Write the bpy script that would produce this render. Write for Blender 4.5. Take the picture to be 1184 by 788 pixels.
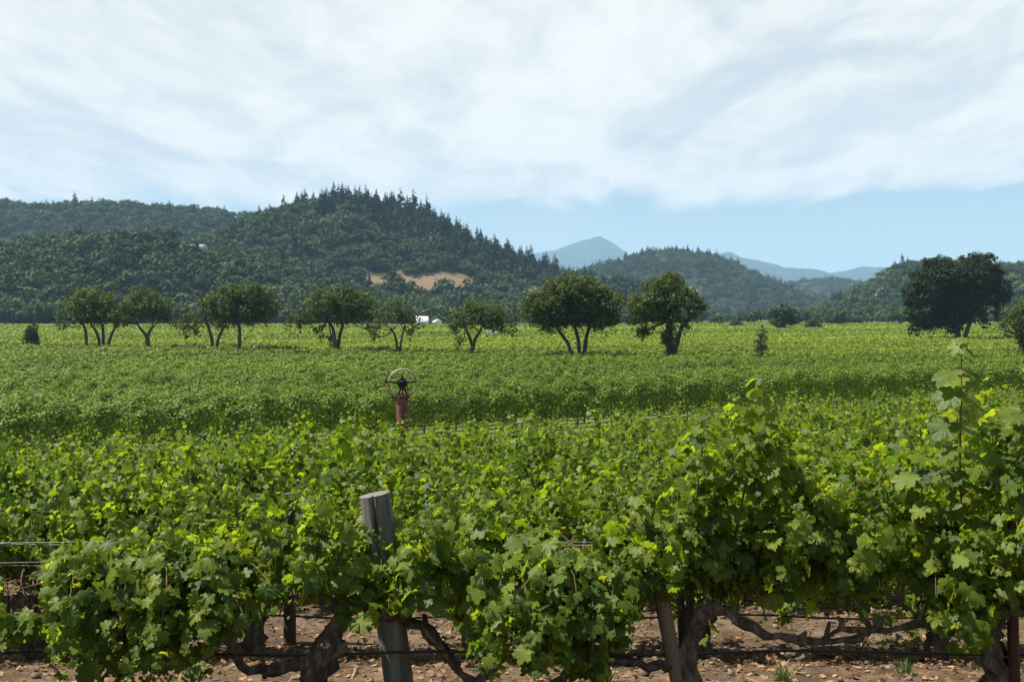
import bpy, math
import numpy as np
from mathutils import Vector
R = math.radians
SC = bpy.context.scene
for o in list(bpy.data.objects):
    bpy.data.objects.remove(o)
COL = SC.collection

# ------------------------------------------------------------------ camera, sky, sun, exposure
CAM_Z = 7.0
FPX = 1151.0                       # focal length in pixels of the 1184 px wide photograph
PITCH = math.atan(32.0 / FPX)
cam = bpy.data.cameras.new('camera')
cam.sensor_width = 36.0
cam.lens = 36.0 * FPX / 1184.0
cam.clip_start = 0.05
cam.clip_end = 60000.0
cam_o = bpy.data.objects.new('camera', cam)
cam_o.location = (0, 0, CAM_Z)
cam_o.rotation_euler = (R(90) - PITCH, 0, 0)
COL.objects.link(cam_o)
SC.camera = cam_o

SUN_EL = R(60)
SUN_DIR = Vector((-0.90, 0.02, 0)).normalized() * math.cos(SUN_EL) + Vector((0, 0, math.sin(SUN_EL)))
sun = bpy.data.lights.new('sun', 'SUN')
sun.energy = 5.0
sun.angle = R(0.5)
sun.color = (1.0, 0.955, 0.87)
sun_o = bpy.data.objects.new('sun', sun)
sun_o.rotation_euler = SUN_DIR.to_track_quat('Z', 'Y').to_euler()
sun_o.location = (0, 0, 60)
COL.objects.link(sun_o)

world = bpy.data.worlds.new('World')
SC.world = world
world.use_nodes = True
SKY_STRENGTH = 0.06
CLOUD_STRENGTH = 0.465


def build_world():
    nt = world.node_tree
    nt.nodes.clear()
    N, L = nt.nodes, nt.links

    def mth(op, a, b=None, clamp=False):
        n = N.new('ShaderNodeMath')
        n.operation = op
        n.use_clamp = clamp
        for i, v in enumerate((a, b)):
            if v is None:
                continue
            if isinstance(v, (int, float)):
                n.inputs[i].default_value = v
            else:
                L.new(v, n.inputs[i])
        return n.outputs[0]

    def sstep(v, a, b, lo=0.0, hi=1.0):
        n = N.new('ShaderNodeMapRange')
        n.interpolation_type = 'SMOOTHSTEP'
        L.new(v, n.inputs[0])
        n.inputs[1].default_value = a
        n.inputs[2].default_value = b
        n.inputs[3].default_value = lo
        n.inputs[4].default_value = hi
        return n.outputs[0]
    out = N.new('ShaderNodeOutputWorld')
    sky = N.new('ShaderNodeTexSky')
    sky.sky_type = 'NISHITA'
    sky.sun_disc = False
    sky.sun_elevation = SUN_EL
    sky.sun_rotation = math.atan2(SUN_DIR.x, SUN_DIR.y)
    sky.altitude = 60
    sky.air_density = 1.0
    sky.dust_density = 0.8
    sky.ozone_density = 1.6
    bg = N.new('ShaderNodeBackground')
    L.new(sky.outputs[0], bg.inputs[0])
    bg.inputs[1].default_value = SKY_STRENGTH
    tc = N.new('ShaderNodeTexCoord')
    sp = N.new('ShaderNodeSeparateXYZ')
    L.new(tc.outputs['Generated'], sp.inputs[0])
    z = mth('MAXIMUM', sp.outputs[2], 0.03)
    zz = mth('ADD', z, 0.10)                     # gently curved cloud layer
    cx = mth('DIVIDE', sp.outputs[0], zz)
    cy = mth('DIVIDE', sp.outputs[1], zz)
    cb = N.new('ShaderNodeCombineXYZ')
    L.new(cx, cb.inputs[0])
    L.new(cy, cb.inputs[1])
    mp = N.new('ShaderNodeMapping')
    mp.inputs['Rotation'].default_value = (0, 0, R(34))
    mp.inputs['Scale'].default_value = (1.0, 0.50, 1)
    mp.inputs['Location'].default_value = (1.7, 0.4, 0)
    L.new(cb.outputs[0], mp.inputs[0])

    def noise(vec, scale, detail, rough, dist=0.0):
        n = N.new('ShaderNodeTexNoise')
        n.inputs['Scale'].default_value = scale
        n.inputs['Detail'].default_value = detail
        n.inputs['Roughness'].default_value = rough
        n.inputs['Distortion'].default_value = dist
        L.new(vec, n.inputs['Vector'])
        return n.outputs[0]
    n1 = noise(mp.outputs[0], 1.7, 8, 0.55, 0.9)
    n2 = noise(mp.outputs[0], 0.45, 3, 0.5, 0.3)
    n3 = noise(mp.outputs[0], 4.5, 8, 0.62, 0.8)
    body = mth('ADD', mth('ADD', mth('MULTIPLY', n1, 0.62), mth('MULTIPLY', n2, 0.38)), mth('MULTIPLY', mth('SUBTRACT', n3, 0.5), 0.18))
    dens = sstep(body, 0.32, 0.48, 0.70, 1.0)
    # lower edge of the layer, ragged
    edge = mth('ADD', z, mth('MULTIPLY', mth('SUBTRACT', n1, 0.5), 0.07))
    edge = mth('SUBTRACT', edge, mth('MULTIPLY', sp.outputs[0], 0.012))
    low = sstep(edge, 0.098, 0.120)
    high = sstep(z, 0.42, 0.70, 1.0, 0.25)  # unseen cloud overhead, thinned to set the ambient light
    behind = sstep(sp.outputs[1], -0.3, 0.3, 0.40, 1.0)  # unseen cloud behind the camera, thinned for the same ambient level
    cov = mth('MULTIPLY', mth('MULTIPLY', dens, low), mth('MULTIPLY', high, behind), True)
    wisps = mth('MULTIPLY', sstep(n2, 0.48, 0.7), mth('MULTIPLY', sstep(z, 0.02, 0.1), 0.25))
    cov = mth('MAXIMUM', cov, wisps)
    tone = N.new('ShaderNodeMixRGB')
    tone.inputs[1].default_value = (0.77, 0.80, 0.81, 1)
    tone.inputs[2].default_value = (1.0, 0.985, 0.95, 1)
    L.new(sstep(mth('ADD', body, mth('MULTIPLY', mth('SUBTRACT', n3, 0.5), 0.25)), 0.38, 0.60), tone.inputs[0])
    cl = N.new('ShaderNodeBackground')
    L.new(tone.outputs[0], cl.inputs[0])
    cl.inputs[1].default_value = CLOUD_STRENGTH
    mx = N.new('ShaderNodeMixShader')
    L.new(cov, mx.inputs[0])
    L.new(bg.outputs[0], mx.inputs[1])
    L.new(cl.outputs[0], mx.inputs[2])
    L.new(mx.outputs[0], out.inputs[0])


build_world()
SC.view_settings.view_transform = 'Standard'
SC.view_settings.look = 'None'
SC.view_settings.exposure = 1.15
SC.view_settings.gamma = 1.0
SC.view_settings.use_curve_mapping = False
cy_ = SC.cycles
cy_.max_bounces = 6
cy_.diffuse_bounces = 3
cy_.glossy_bounces = 2
cy_.transmission_bounces = 4
cy_.volume_bounces = 0
cy_.transparent_max_bounces = 8
cy_.caustics_reflective = False
cy_.caustics_refractive = False
cy_.sample_clamp_indirect = 4.0
cy_.use_denoising = True
cy_.use_adaptive_sampling = True
cy_.adaptive_threshold = 0.006

# ------------------------------------------------------------------ helpers
rng = np.random.default_rng(11)
HZ = 362.0


def P(px, py, d):
    """world point seen at photograph pixel px,py at depth d (metres along the view)"""
    a = (px - 592.0) / FPX
    b = -(py - 394.0) / FPX
    ry = math.cos(PITCH) + b * math.sin(PITCH)
    rz = -math.sin(PITCH) + b * math.cos(PITCH)
    return np.array([a * d / ry, d, CAM_Z + rz * d / ry])


def proj(p):
    p = np.asarray(p, float)
    x, y, z = p[..., 0], p[..., 1], p[..., 2] - CAM_Z
    f = y * math.cos(PITCH) - z * math.sin(PITCH)
    u = y * math.sin(PITCH) + z * math.cos(PITCH)
    f = np.maximum(f, 1e-3)
    return 592 + FPX * x / f, 394 - FPX * u / f


TS = np.array([-50, 0, 5.8, 8.5, 15, 21, 26.4, 45, 72, 100.0])
TZ = np.array([-1.0, -1.6, -2.4, -2.95, -3.6, -4.04, -4.47, -5.32, -6.42, -7.0])


def sstep_np(t):
    t = np.clip(t, 0, 1)
    return t * t * (3 - 2 * t)


def s_of(x, y):
    x = np.asarray(x, float)
    y = np.asarray(y, float)
    w = sstep_np((y - 9.5) / 12.0)
    return y - np.clip(0.55 * x, -30, 30) * w


def ground_z(x, y):
    return CAM_Z + np.interp(s_of(x, y), TS, TZ)


def bumps(x, y, seed, wl):
    r = np.random.default_rng(seed)
    out = np.zeros(np.broadcast(x, y).shape)
    for i in range(9):
        a = r.uniform(0, 6.283)
        k = 6.283 / (wl * r.uniform(0.45, 1.6))
        out = out + np.sin(k * (x * math.cos(a) + y * math.sin(a)) + r.uniform(0, 6.283)) * r.uniform(0.3, 1)
    return out / 3.0


class Geo:
    def __init__(self):
        self.v, self.f, self.m, self.t = [], [], [], []
        self.n = 0

    def add(self, v, f, mat=0, tint=0.5):
        v = np.asarray(v, np.float32).reshape(-1, 3)
        f = np.asarray(f, np.int64)
        if len(v) == 0 or len(f) == 0:
            return
        self.v.append(v)
        self.f.append(f + self.n)
        self.m.append(np.full(len(f), mat, np.int32))
        self.t.append(np.broadcast_to(np.asarray(tint, np.float32), (len(v),)))
        self.n += len(v)

    def mesh(self, name, mats, smooth=False, tint=False):
        me = bpy.data.meshes.new(name)
        v = np.concatenate(self.v)
        tot = np.concatenate([np.full(len(f), f.shape[1], np.int32) for f in self.f])
        idx = np.concatenate([f.ravel() for f in self.f]).astype(np.int32)
        st = np.concatenate([[0], np.cumsum(tot)[:-1]]).astype(np.int32)
        me.vertices.add(len(v))
        me.vertices.foreach_set('co', v.ravel())
        me.loops.add(len(idx))
        me.loops.foreach_set('vertex_index', idx)
        me.polygons.add(len(tot))
        me.polygons.foreach_set('loop_start', st)
        me.polygons.foreach_set('loop_total', tot)
        me.polygons.foreach_set('material_index', np.concatenate(self.m))
        if smooth:
            me.polygons.foreach_set('use_smooth', np.ones(len(tot), bool))
        if tint:
            at = me.attributes.new('tint', 'FLOAT', 'POINT')
            at.data.foreach_set('value', np.concatenate(self.t).astype(np.float32))
        for m in (mats if isinstance(mats, (list, tuple)) else [mats]):
            me.materials.append(m)
        me.update(calc_edges=True)
        return me


def link(name, data, parent=None, loc=None):
    o = bpy.data.objects.new(name, data)
    COL.objects.link(o)
    if parent is not None:
        o.parent = parent
    if loc is not None:
        o.location = [float(c) for c in loc]
    return o


def tag(o, label=None, cat=None, group=None, kind=None):
    if label:
        o['label'] = label
    if cat:
        o['category'] = cat
    if group:
        o['group'] = group
    if kind:
        o['kind'] = kind
    return o


def copy_tree(o):
    c = o.copy()
    COL.objects.link(c)
    for ch in o.children:
        d = ch.copy()
        COL.objects.link(d)
        d.parent = c
    return c


def norm(a):
    return a / np.maximum(np.linalg.norm(a, axis=-1, keepdims=True), 1e-9)


def scatter(geo, tv, tf, pos, nrm, tip, size, mat=0, tint=0.5):
    """copies of a template (x side, y tip, z normal) at pos"""
    n = len(pos)
    if n == 0:
        return
    nrm = norm(np.asarray(nrm, float))
    tip = np.asarray(tip, float)
    y = tip - nrm * np.sum(tip * nrm, -1, keepdims=True)
    y = norm(y + 1e-6)
    x = np.cross(y, nrm)
    size = np.broadcast_to(np.asarray(size, float), (n,))
    fr = np.stack([x, y, nrm], 1) * size[:, None, None]
    v = np.einsum('mk,nkj->nmj', tv, fr) + np.asarray(pos)[:, None, :]
    f = tf[None] + (np.arange(n) * len(tv))[:, None, None]
    t = np.repeat(np.broadcast_to(np.asarray(tint, float), (n,)), len(tv))
    geo.add(v.reshape(-1, 3), f.reshape(-1, tf.shape[1]), mat, t)


def tube(geo, pts, rad, sides=8, rough=0.0, mat=0, seed=0, cap=True, tint=0.5):
    pts = np.asarray(pts, float)
    n = len(pts)
    rad = np.broadcast_to(np.asarray(rad, float), (n,))
    r = np.random.default_rng(seed)
    d = np.gradient(pts, axis=0)
    d = norm(d)
    ref = np.array([1.0, 0.13, 0.21]) if abs(d[0][0]) < 0.8 else np.array([0.1, 0.2, 1.0])
    u = np.zeros_like(pts)
    for i in range(n):
        ref = ref - d[i] * np.dot(ref, d[i])
        ref = ref / max(np.linalg.norm(ref), 1e-9)
        u[i] = ref
    w = np.cross(d, u)
    a = np.arange(sides) * 2 * math.pi / sides
    rr = rad[:, None] * (1 + rough * r.normal(size=(n, sides))) if rough else np.repeat(rad[:, None], sides, 1)
    if rough:   # long ridges along the wood
        rr = rr * (1 + rough * 1.1 * r.normal(size=(1, sides)))
    v = pts[:, None] + u[:, None] * (np.cos(a)[None, :, None] * rr[..., None]) + w[:, None] * (np.sin(a)[None, :, None] * rr[..., None])
    v = v.reshape(-1, 3)
    f = []
    for i in range(n - 1):
        for j in range(sides):
            k = (j + 1) % sides
            f.append((i * sides + j, i * sides + k, (i + 1) * sides + k, (i + 1) * sides + j))
    geo.add(v, np.array(f), mat, tint)
    if cap:
        for e, s in ((0, -1), (n - 1, 1)):
            ring = v[e * sides:(e + 1) * sides]
            c = ring.mean(0)
            cv = np.concatenate([ring, [c]])
            cf = [(j, (j + 1) % sides, sides) if s > 0 else ((j + 1) % sides, j, sides) for j in range(sides)]
            geo.add(cv, np.array(cf), mat, tint)


def smooth_path(pts, n):
    """Catmull-Rom through points"""
    p = np.asarray(pts, float)
    p = np.concatenate([[2 * p[0] - p[1]], p, [2 * p[-1] - p[-2]]])
    out = []
    segs = len(p) - 3
    for t in np.linspace(0, segs - 1e-6, n):
        i = int(t)
        u = t - i
        a, b, c, d = p[i:i + 4]
        out.append(0.5 * ((2 * b) + (-a + c) * u + (2 * a - 5 * b + 4 * c - d) * u * u + (-a + 3 * b - 3 * c + d) * u ** 3))
    return np.array(out)


def box(geo, c, s, mat=0):
    c = np.asarray(c, float)
    s = np.asarray(s, float) / 2
    v = np.array([[x, y, z] for x in (-1, 1) for y in (-1, 1) for z in (-1, 1)]) * s + c
    f = [(0, 1, 3, 2), (4, 6, 7, 5), (0, 4, 5, 1), (2, 3, 7, 6), (0, 2, 6, 4), (1, 5, 7, 3)]
    geo.add(v, np.array(f), mat)


# leaf templates -------------------------------------------------------
def grape_leaf():
    prof = [(0, 1.0), (10, .86), (16, .88), (24, .70), (31, .60), (40, .74), (46, .88), (56, .84), (66, .93), (76, .74), (86, .68),
            (96, .58), (106, .70), (118, .78), (130, .66), (146, .66), (160, .46), (172, .30)]
    pts = [(math.sin(R(a)) * r, math.cos(R(a)) * r) for a, r in prof]
    pts += [(-x, y) for x, y in reversed(pts[1:])]
    pts = np.array(pts)
    z = -0.26 * (pts ** 2).sum(1) + 0.20 * np.abs(pts[:, 0]) * (0.4 + 0.6 * (pts[:, 1] > 0)) + 0.05 * np.sin(np.arange(len(pts)) * 2.1)
    v = np.concatenate([[[0, 0.02, 0.02]], np.column_stack([pts, z])])
    v[:, :2] *= 0.56
    v[:, 2] *= 0.56
    n = len(pts)
    f = np.array([(0, 1 + (i + 1) % n, 1 + i) for i in range(n)])
    return v, f


def vine_leaves(geo, r, pos, nrm, tip, size):
    k = r.integers(0, 4, len(pos))
    for i in range(4):
        m = k == i
        scatter(geo, GLS[i], GLF, pos[m], nrm[m], tip[m], size[m])


def simple_leaf():
    pts = np.array([(0, 1), (.38, .62), (.85, .50), (.62, 0), (.6, -.5), (0, -.28), (-.6, -.5), (-.62, 0), (-.85, .5), (-.38, .62)]) * .56
    z = -0.3 * (pts ** 2).sum(1) + 0.18 * np.abs(pts[:, 0])
    v = np.concatenate([[[0, 0.0, 0.02]], np.column_stack([pts, z])])
    n = len(pts)
    return v, np.array([(0, 1 + (i + 1) % n, 1 + i) for i in range(n)])


GL, GLF = grape_leaf()
r_ = np.random.default_rng(3)
GLS = []
for c_, f_ in ((1.0, 0.0), (1.7, .25), (.4, -.2), (2.2, .1)):
    g_ = GL.copy()
    g_[:, 2] = g_[:, 2] * c_ + f_ * g_[:, 0] * g_[:, 1] + r_.normal(size=len(g_)) * .018
    GLS.append(g_)
SL, SLF = simple_leaf()
QL = np.array([(0, -.5, 0), (.42, 0, .10), (0, .55, -.06), (-.42, 0, .10)])
QLF = np.array([(0, 1, 2, 3)])
CL = np.array([(0, 0, 0.12), (0, .62, -.10), (.5, .28, -.05), (.55, -.3, -.12), (0, -.55, -.02), (-.52, -.25, -.1), (-.5, .33, -.05)])
CLF = np.array([(0, 2, 1), (0, 3, 2), (0, 4, 3), (0, 5, 4), (0, 6, 5), (0, 1, 6)])


# ------------------------------------------------------------------ materials
def new_mat(name):
    m = bpy.data.materials.new(name)
    m.use_nodes = True
    nt = m.node_tree
    nt.nodes.clear()
    out = nt.nodes.new('ShaderNodeOutputMaterial')
    return m, nt, out


def ramp(nt, src, stops):
    n = nt.nodes.new('ShaderNodeValToRGB')
    e = n.color_ramp.elements
    while len(e) < len(stops):
        e.new(0.5)
    for el, (p, c) in zip(e, stops):
        el.position = p
        el.color = (c[0], c[1], c[2], 1)
    if src is not None:
        nt.links.new(src, n.inputs[0])
    return n.outputs[0]


def mathn(nt, op, a, b=None, c=None):
    n = nt.nodes.new('ShaderNodeMath')
    n.operation = op
    for i, v in enumerate((a, b, c)):
        if v is None:
            continue
        if isinstance(v, (int, float)):
            n.inputs[i].default_value = v
        else:
            nt.links.new(v, n.inputs[i])
    return n.outputs[0]


def leaf_mat(name, stops, trans=0.45, trans_gain=(1.5, 1.55, 0.7), rough=0.5, spec=0.25, source='island', wobble=0.0):
    m, nt, out = new_mat(name)
    N, L = nt.nodes, nt.links
    geo = N.new('ShaderNodeNewGeometry')
    isl = geo.outputs['Random Per Island']
    if source == 'tint':
        at = N.new('ShaderNodeAttribute')
        at.attribute_name = 'tint'
        fac = mathn(nt, 'ADD', mathn(nt, 'MULTIPLY', at.outputs['Fac'], 0.85), mathn(nt, 'MULTIPLY', isl, 0.15))
    elif source == 'object':
        oi = N.new('ShaderNodeObjectInfo')
        fac = mathn(nt, 'ADD', mathn(nt, 'MULTIPLY', oi.outputs['Random'], 0.6), mathn(nt, 'MULTIPLY', isl, 0.4))
    elif source == 'rows':
        at = N.new('ShaderNodeAttribute')
        at.attribute_name = 'tint'
        fac = mathn(nt, 'ADD', mathn(nt, 'MULTIPLY', at.outputs['Fac'], 0.84), mathn(nt, 'MULTIPLY', isl, 0.16))
    else:
        fac = isl
    if wobble:
        tc = N.new('ShaderNodeNewGeometry')
        nz = N.new('ShaderNodeTexNoise')
        nz.inputs['Scale'].default_value = wobble
        nz.inputs['Detail'].default_value = 3
        L.new(tc.outputs['Position'], nz.inputs['Vector'])
        fac = mathn(nt, 'ADD', mathn(nt, 'MULTIPLY', fac, 0.75), mathn(nt, 'MULTIPLY', mathn(nt, 'SUBTRACT', nz.outputs[0], 0.37), 0.9))
    col = ramp(nt, fac, stops)
    dif = N.new('ShaderNodeBsdfPrincipled')
    L.new(col, dif.inputs['Base Color'])
    dif.inputs['Roughness'].default_value = rough
    dif.inputs['Specular IOR Level'].default_value = spec
    tr = N.new('ShaderNodeBsdfTranslucent')
    mul = N.new('ShaderNodeMixRGB')
    mul.blend_type = 'MULTIPLY'
    mul.inputs[0].default_value = 1
    mul.inputs[2].default_value = (*trans_gain, 1)
    L.new(col, mul.inputs[1])
    L.new(mul.outputs[0], tr.inputs[0])
    mx = N.new('ShaderNodeMixShader')
    mx.inputs[0].default_value = trans
    L.new(dif.outputs[0], mx.inputs[1])
    L.new(tr.outputs[0], mx.inputs[2])
    L.new(mx.outputs[0], out.inputs[0])
    return m


def noise_mat(name, stops, scale=4.0, detail=6, rough=0.9, bump=0.3, bscale=30.0, stretch=(1, 1, 1), spec=0.2, dist=0.02, coord='Object'):
    m, nt, out = new_mat(name)
    N, L = nt.nodes, nt.links
    tc = N.new('ShaderNodeTexCoord')
    mp = N.new('ShaderNodeMapping')
    mp.inputs['Scale'].default_value = stretch
    L.new(tc.outputs[coord], mp.inputs[0])
    nz = N.new('ShaderNodeTexNoise')
    nz.inputs['Scale'].default_value = scale
    nz.inputs['Detail'].default_value = detail
    nz.inputs['Roughness'].default_value = 0.62
    L.new(mp.outputs[0], nz.inputs['Vector'])
    p = N.new('ShaderNodeBsdfPrincipled')
    L.new(ramp(nt, nz.outputs[0], stops), p.inputs['Base Color'])
    p.inputs['Roughness'].default_value = rough
    p.inputs['Specular IOR Level'].default_value = spec
    if bump:
        n2 = N.new('ShaderNodeTexNoise')
        n2.inputs['Scale'].default_value = bscale
        n2.inputs['Detail'].default_value = 5
        L.new(mp.outputs[0], n2.inputs['Vector'])
        bp = N.new('ShaderNodeBump')
        bp.inputs['Strength'].default_value = bump
        bp.inputs['Distance'].default_value = dist
        L.new(n2.outputs[0], bp.inputs['Height'])
        L.new(bp.outputs[0], p.inputs['Normal'])
    L.new(p.outputs[0], out.inputs[0])
    return m


VG0, VG1, VG2 = (.032, .070, .012), (.092, .136, .014), (.160, .200, .021)
M_VINE = leaf_mat('vine_leaf', [(0, VG0), (.45, VG1), (.90, VG2), (.985, (.16, .19, .03)), (.994, (.18, .16, .035)), (1.0, (.12, .035, .02))],
                  trans=0.56, trans_gain=(2.3, 2.25, .65), rough=.5, spec=.28, wobble=14)
M_VINE_MID = leaf_mat('vine_leaf_mid', [(0, VG0), (.5, VG1), (.97, VG2), (1.0, (.18, .19, .03))], trans=0.50, trans_gain=(2.1, 2.1, .6),
                      rough=.52, spec=.25, source='island', wobble=.35)
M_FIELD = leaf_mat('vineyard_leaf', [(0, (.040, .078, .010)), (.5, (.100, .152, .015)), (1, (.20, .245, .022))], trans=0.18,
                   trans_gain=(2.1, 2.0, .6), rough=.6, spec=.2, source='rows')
M_OAK = leaf_mat('oak_leaf', [(0, (.026, .046, .012)), (.6, (.056, .084, .018)), (1, (.11, .138, .028))], trans=.32, trans_gain=(1.6, 1.5, .6), rough=.6, spec=.15)
M_OAK_DARK = leaf_mat('dark_oak_leaf', [(0, (.014, .024, .010)), (1, (.034, .050, .015))], trans=.15, trans_gain=(1.2, 1.2, .7), rough=.65, spec=.1)
FS = [(0, (.014, .029, .012)), (.45, (.035, .058, .019)), (.8, (.064, .088, .027)), (.95, (.105, .118, .034)), (1, (.125, .092, .046))]
M_FOREST = leaf_mat('forest_leaf', FS, trans=.18, trans_gain=(1.3, 1.3, .7), rough=.7, spec=.1, source='tint')
M_EDGE = leaf_mat('valley_tree_leaf', FS, trans=.18, trans_gain=(1.3, 1.3, .7), rough=.7, spec=.1, source='object')
M_CON = leaf_mat('conifer_needle', [(0, (.012, .024, .014)), (1, (.026, .042, .022))], trans=.08, rough=.8, spec=.08, source='object')
M_BARK = noise_mat('oak_bark', [(.3, (.035, .028, .022)), (.7, (.085, .068, .052))], 3, bump=.6, bscale=14, stretch=(1, 1, .3))
M_VBARK = noise_mat('vine_bark', [(.3, (.030, .021, .016)), (.5, (.085, .062, .044)), (.72, (.21, .165, .125))], 22, bump=1.0, bscale=70, stretch=(1, 1, .35), dist=.015)
M_CANE = noise_mat('vine_cane', [(.3, (.10, .036, .022)), (.7, (.10, .095, .028))], 5, rough=.6, bump=0)
M_POST = noise_mat('weathered_post', [(.25, (.05, .046, .036)), (.5, (.13, .120, .100)), (.75, (.21, .197, .170))], 9, bump=.8, bscale=40, stretch=(2.4, 2.4, .16), dist=.006)
M_STAKE = noise_mat('brown_stake', [(.3, (.09, .068, .045)), (.7, (.22, .17, .115))], 9, bump=.6, bscale=40, stretch=(2, 2, .15), dist=.005)
M_DSTAKE = noise_mat('dark_stake', [(.3, (.035, .028, .024)), (.7, (.10, .075, .06))], 9, bump=.5, bscale=40, stretch=(2, 2, .15), dist=.005)
M_RUST = noise_mat('rusty_steel', [(.3, (.035, .016, .012)), (.7, (.085, .036, .026))], 12, rough=.7, bump=.3, bscale=60)
M_WIRE = noise_mat('galvanised_wire', [(.3, (.30, .30, .30)), (.7, (.45, .45, .44))], 30, rough=.4, bump=0)
M_HOSE = noise_mat('black_hose', [(.3, (.012, .012, .012)), (.7, (.03, .03, .03))], 30, rough=.5, bump=0)
M_PIPE = noise_mat('red_oxide_pipe', [(.3, (.075, .030, .026)), (.5, (.14, .050, .042)), (.72, (.20, .085, .068))], 9, rough=.6, bump=.2, bscale=40)
M_RIM = noise_mat('worn_rim', [(.35, (.21, .12, .085)), (.65, (.44, .33, .25))], 5, rough=.55, bump=.2, bscale=40)
M_IRON = noise_mat('black_iron', [(.3, (.010, .010, .010)), (.7, (.022, .020, .018))], 8, rough=.6, bump=0)
M_WHITE = noise_mat('white_paint', [(.3, (.68, .68, .66)), (.7, (.80, .80, .79))], 2, rough=.5, bump=0)
M_ROOF = noise_mat('pale_metal_roof', [(.3, (.60, .62, .64)), (.7, (.76, .78, .80))], 1.0, rough=.35, bump=0)
M_GREYROOF = noise_mat('grey_roof', [(.3, (.24, .25, .26)), (.7, (.36, .37, .38))], 1.0, rough=.8, bump=0)
M_GLASS = noise_mat('dark_window', [(.3, (.02, .025, .03)), (.7, (.035, .04, .05))], 1, rough=.1, bump=0, spec=.6)
M_TYRE = noise_mat('tyre_rubber', [(.3, (.015, .015, .015)), (.7, (.03, .03, .03))], 8, bump=0)
M_LITTER = leaf_mat('dry_leaf', [(0, (.06, .03, .018)), (.5, (.15, .085, .045)), (1, (.30, .20, .115))], trans=.1, trans_gain=(1, 1, 1), rough=.9, spec=.05)
M_CLOD = noise_mat('soil_clod', [(.3, (.09, .062, .040)), (.7, (.19, .137, .092))], 6, bump=.6, bscale=25)
M_WEED = leaf_mat('weed_blade', [(0, (.06, .10, .02)), (1, (.14, .17, .05))], trans=.35, rough=.7)


def ground_mat():
    m, nt, out = new_mat('valley_soil')
    N, L = nt.nodes, nt.links
    g = N.new('ShaderNodeNewGeometry')

    def nz(scale, det):
        n = N.new('ShaderNodeTexNoise')
        n.inputs['Scale'].default_value = scale
        n.inputs['Detail'].default_value = det
        n.inputs['Roughness'].default_value = .65
        L.new(g.outputs['Position'], n.inputs['Vector'])
        return n.outputs[0]
    soil = ramp(nt, nz(2.6, 9), [(.28, (.040, .027, .017)), (.48, (.092, .062, .038)), (.62, (.145, .103, .065)), (.8, (.23, .172, .115))])
    grass = ramp(nt, nz(.9, 6), [(.3, (.06, .085, .02)), (.6, (.11, .13, .035)), (.8, (.20, .16, .08))])
    sp = N.new('ShaderNodeSeparateXYZ')
    L.new(g.outputs['Position'], sp.inputs[0])
    mr = N.new('ShaderNodeMapRange')
    mr.inputs[1].default_value = 18
    mr.inputs[2].default_value = 45
    L.new(sp.outputs[1], mr.inputs[0])
    mx = N.new('ShaderNodeMixRGB')
    L.new(mr.outputs[0], mx.inputs[0])
    L.new(soil, mx.inputs[1])
    L.new(grass, mx.inputs[2])
    p = N.new('ShaderNodeBsdfPrincipled')
    L.new(mx.outputs[0], p.inputs['Base Color'])
    p.inputs['Roughness'].default_value = .95
    p.inputs['Specular IOR Level'].default_value = .1
    bp = N.new('ShaderNodeBump')
    bp.inputs['Strength'].default_value = .9
    bp.inputs['Distance'].default_value = .05
    L.new(mathn(nt, 'ADD', nz(9, 8), mathn(nt, 'MULTIPLY', nz(38, 4), .35)), bp.inputs['Height'])
    L.new(bp.outputs[0], p.inputs['Normal'])
    L.new(p.outputs[0], out.inputs[0])
    return m


def hill_mat(name, base, dry):
    m, nt, out = new_mat(name)
    N, L = nt.nodes, nt.links
    g = N.new('ShaderNodeNewGeometry')
    n = N.new('ShaderNodeTexNoise')
    n.inputs['Scale'].default_value = .06
    n.inputs['Detail'].default_value = 8
    L.new(g.outputs['Position'], n.inputs['Vector'])
    at = N.new('ShaderNodeAttribute')
    at.attribute_name = 'tint'
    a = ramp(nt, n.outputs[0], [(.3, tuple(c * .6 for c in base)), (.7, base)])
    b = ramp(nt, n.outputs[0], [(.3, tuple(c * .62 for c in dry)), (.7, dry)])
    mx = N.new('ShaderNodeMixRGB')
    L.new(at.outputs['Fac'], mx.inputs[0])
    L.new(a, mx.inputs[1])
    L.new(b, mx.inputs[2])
    p = N.new('ShaderNodeBsdfPrincipled')
    L.new(mx.outputs[0], p.inputs['Base Color'])
    p.inputs['Roughness'].default_value = 1
    p.inputs['Specular IOR Level'].default_value = 0
    L.new(p.outputs[0], out.inputs[0])
    return m


M_GROUND = ground_mat()
M_HILL = hill_mat('wooded_hillside', (.026, .034, .016), (.185, .138, .085))
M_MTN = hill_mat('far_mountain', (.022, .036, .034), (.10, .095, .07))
M_PATH = noise_mat('dirt_path', [(.3, (.20, .16, .11)), (.7, (.30, .25, .18))], .8, bump=.2, bscale=6, coord='Object')


# ------------------------------------------------------------------ ground, path
def build_ground():
    i = np.linspace(-1, 1, 281)
    xs = 0.9 * np.sinh(i * 10.1)
    j = np.linspace(-0.33, 1, 340)
    ys = 5.0 + 1.2 * np.sinh(j * 10.15)
    ys = ys[ys > -60]
    X, Y = np.meshgrid(xs, ys)
    Z = ground_z(X, Y)
    near = np.clip(1 - np.hypot(X, Y) / 30.0, 0, 1)
    Z = Z + near * (0.035 * bumps(X, Y, 3, 1.3) + 0.016 * bumps(X, Y, 4, .35))
    v = np.stack([X, Y, Z], -1).reshape(-1, 3)
    h, w = X.shape
    a = np.arange(h * w).reshape(h, w)
    f = np.stack([a[:-1, :-1], a[:-1, 1:], a[1:, 1:], a[1:, :-1]], -1).reshape(-1, 4)
    g = Geo()
    g.add(v, f)
    tag(link('ground', g.mesh('ground', M_GROUND, smooth=True)), kind='structure')


build_ground()
PATH_A, PATH_B = np.array([52.0, 306.0]), np.array([140.0, 277.0])


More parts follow.
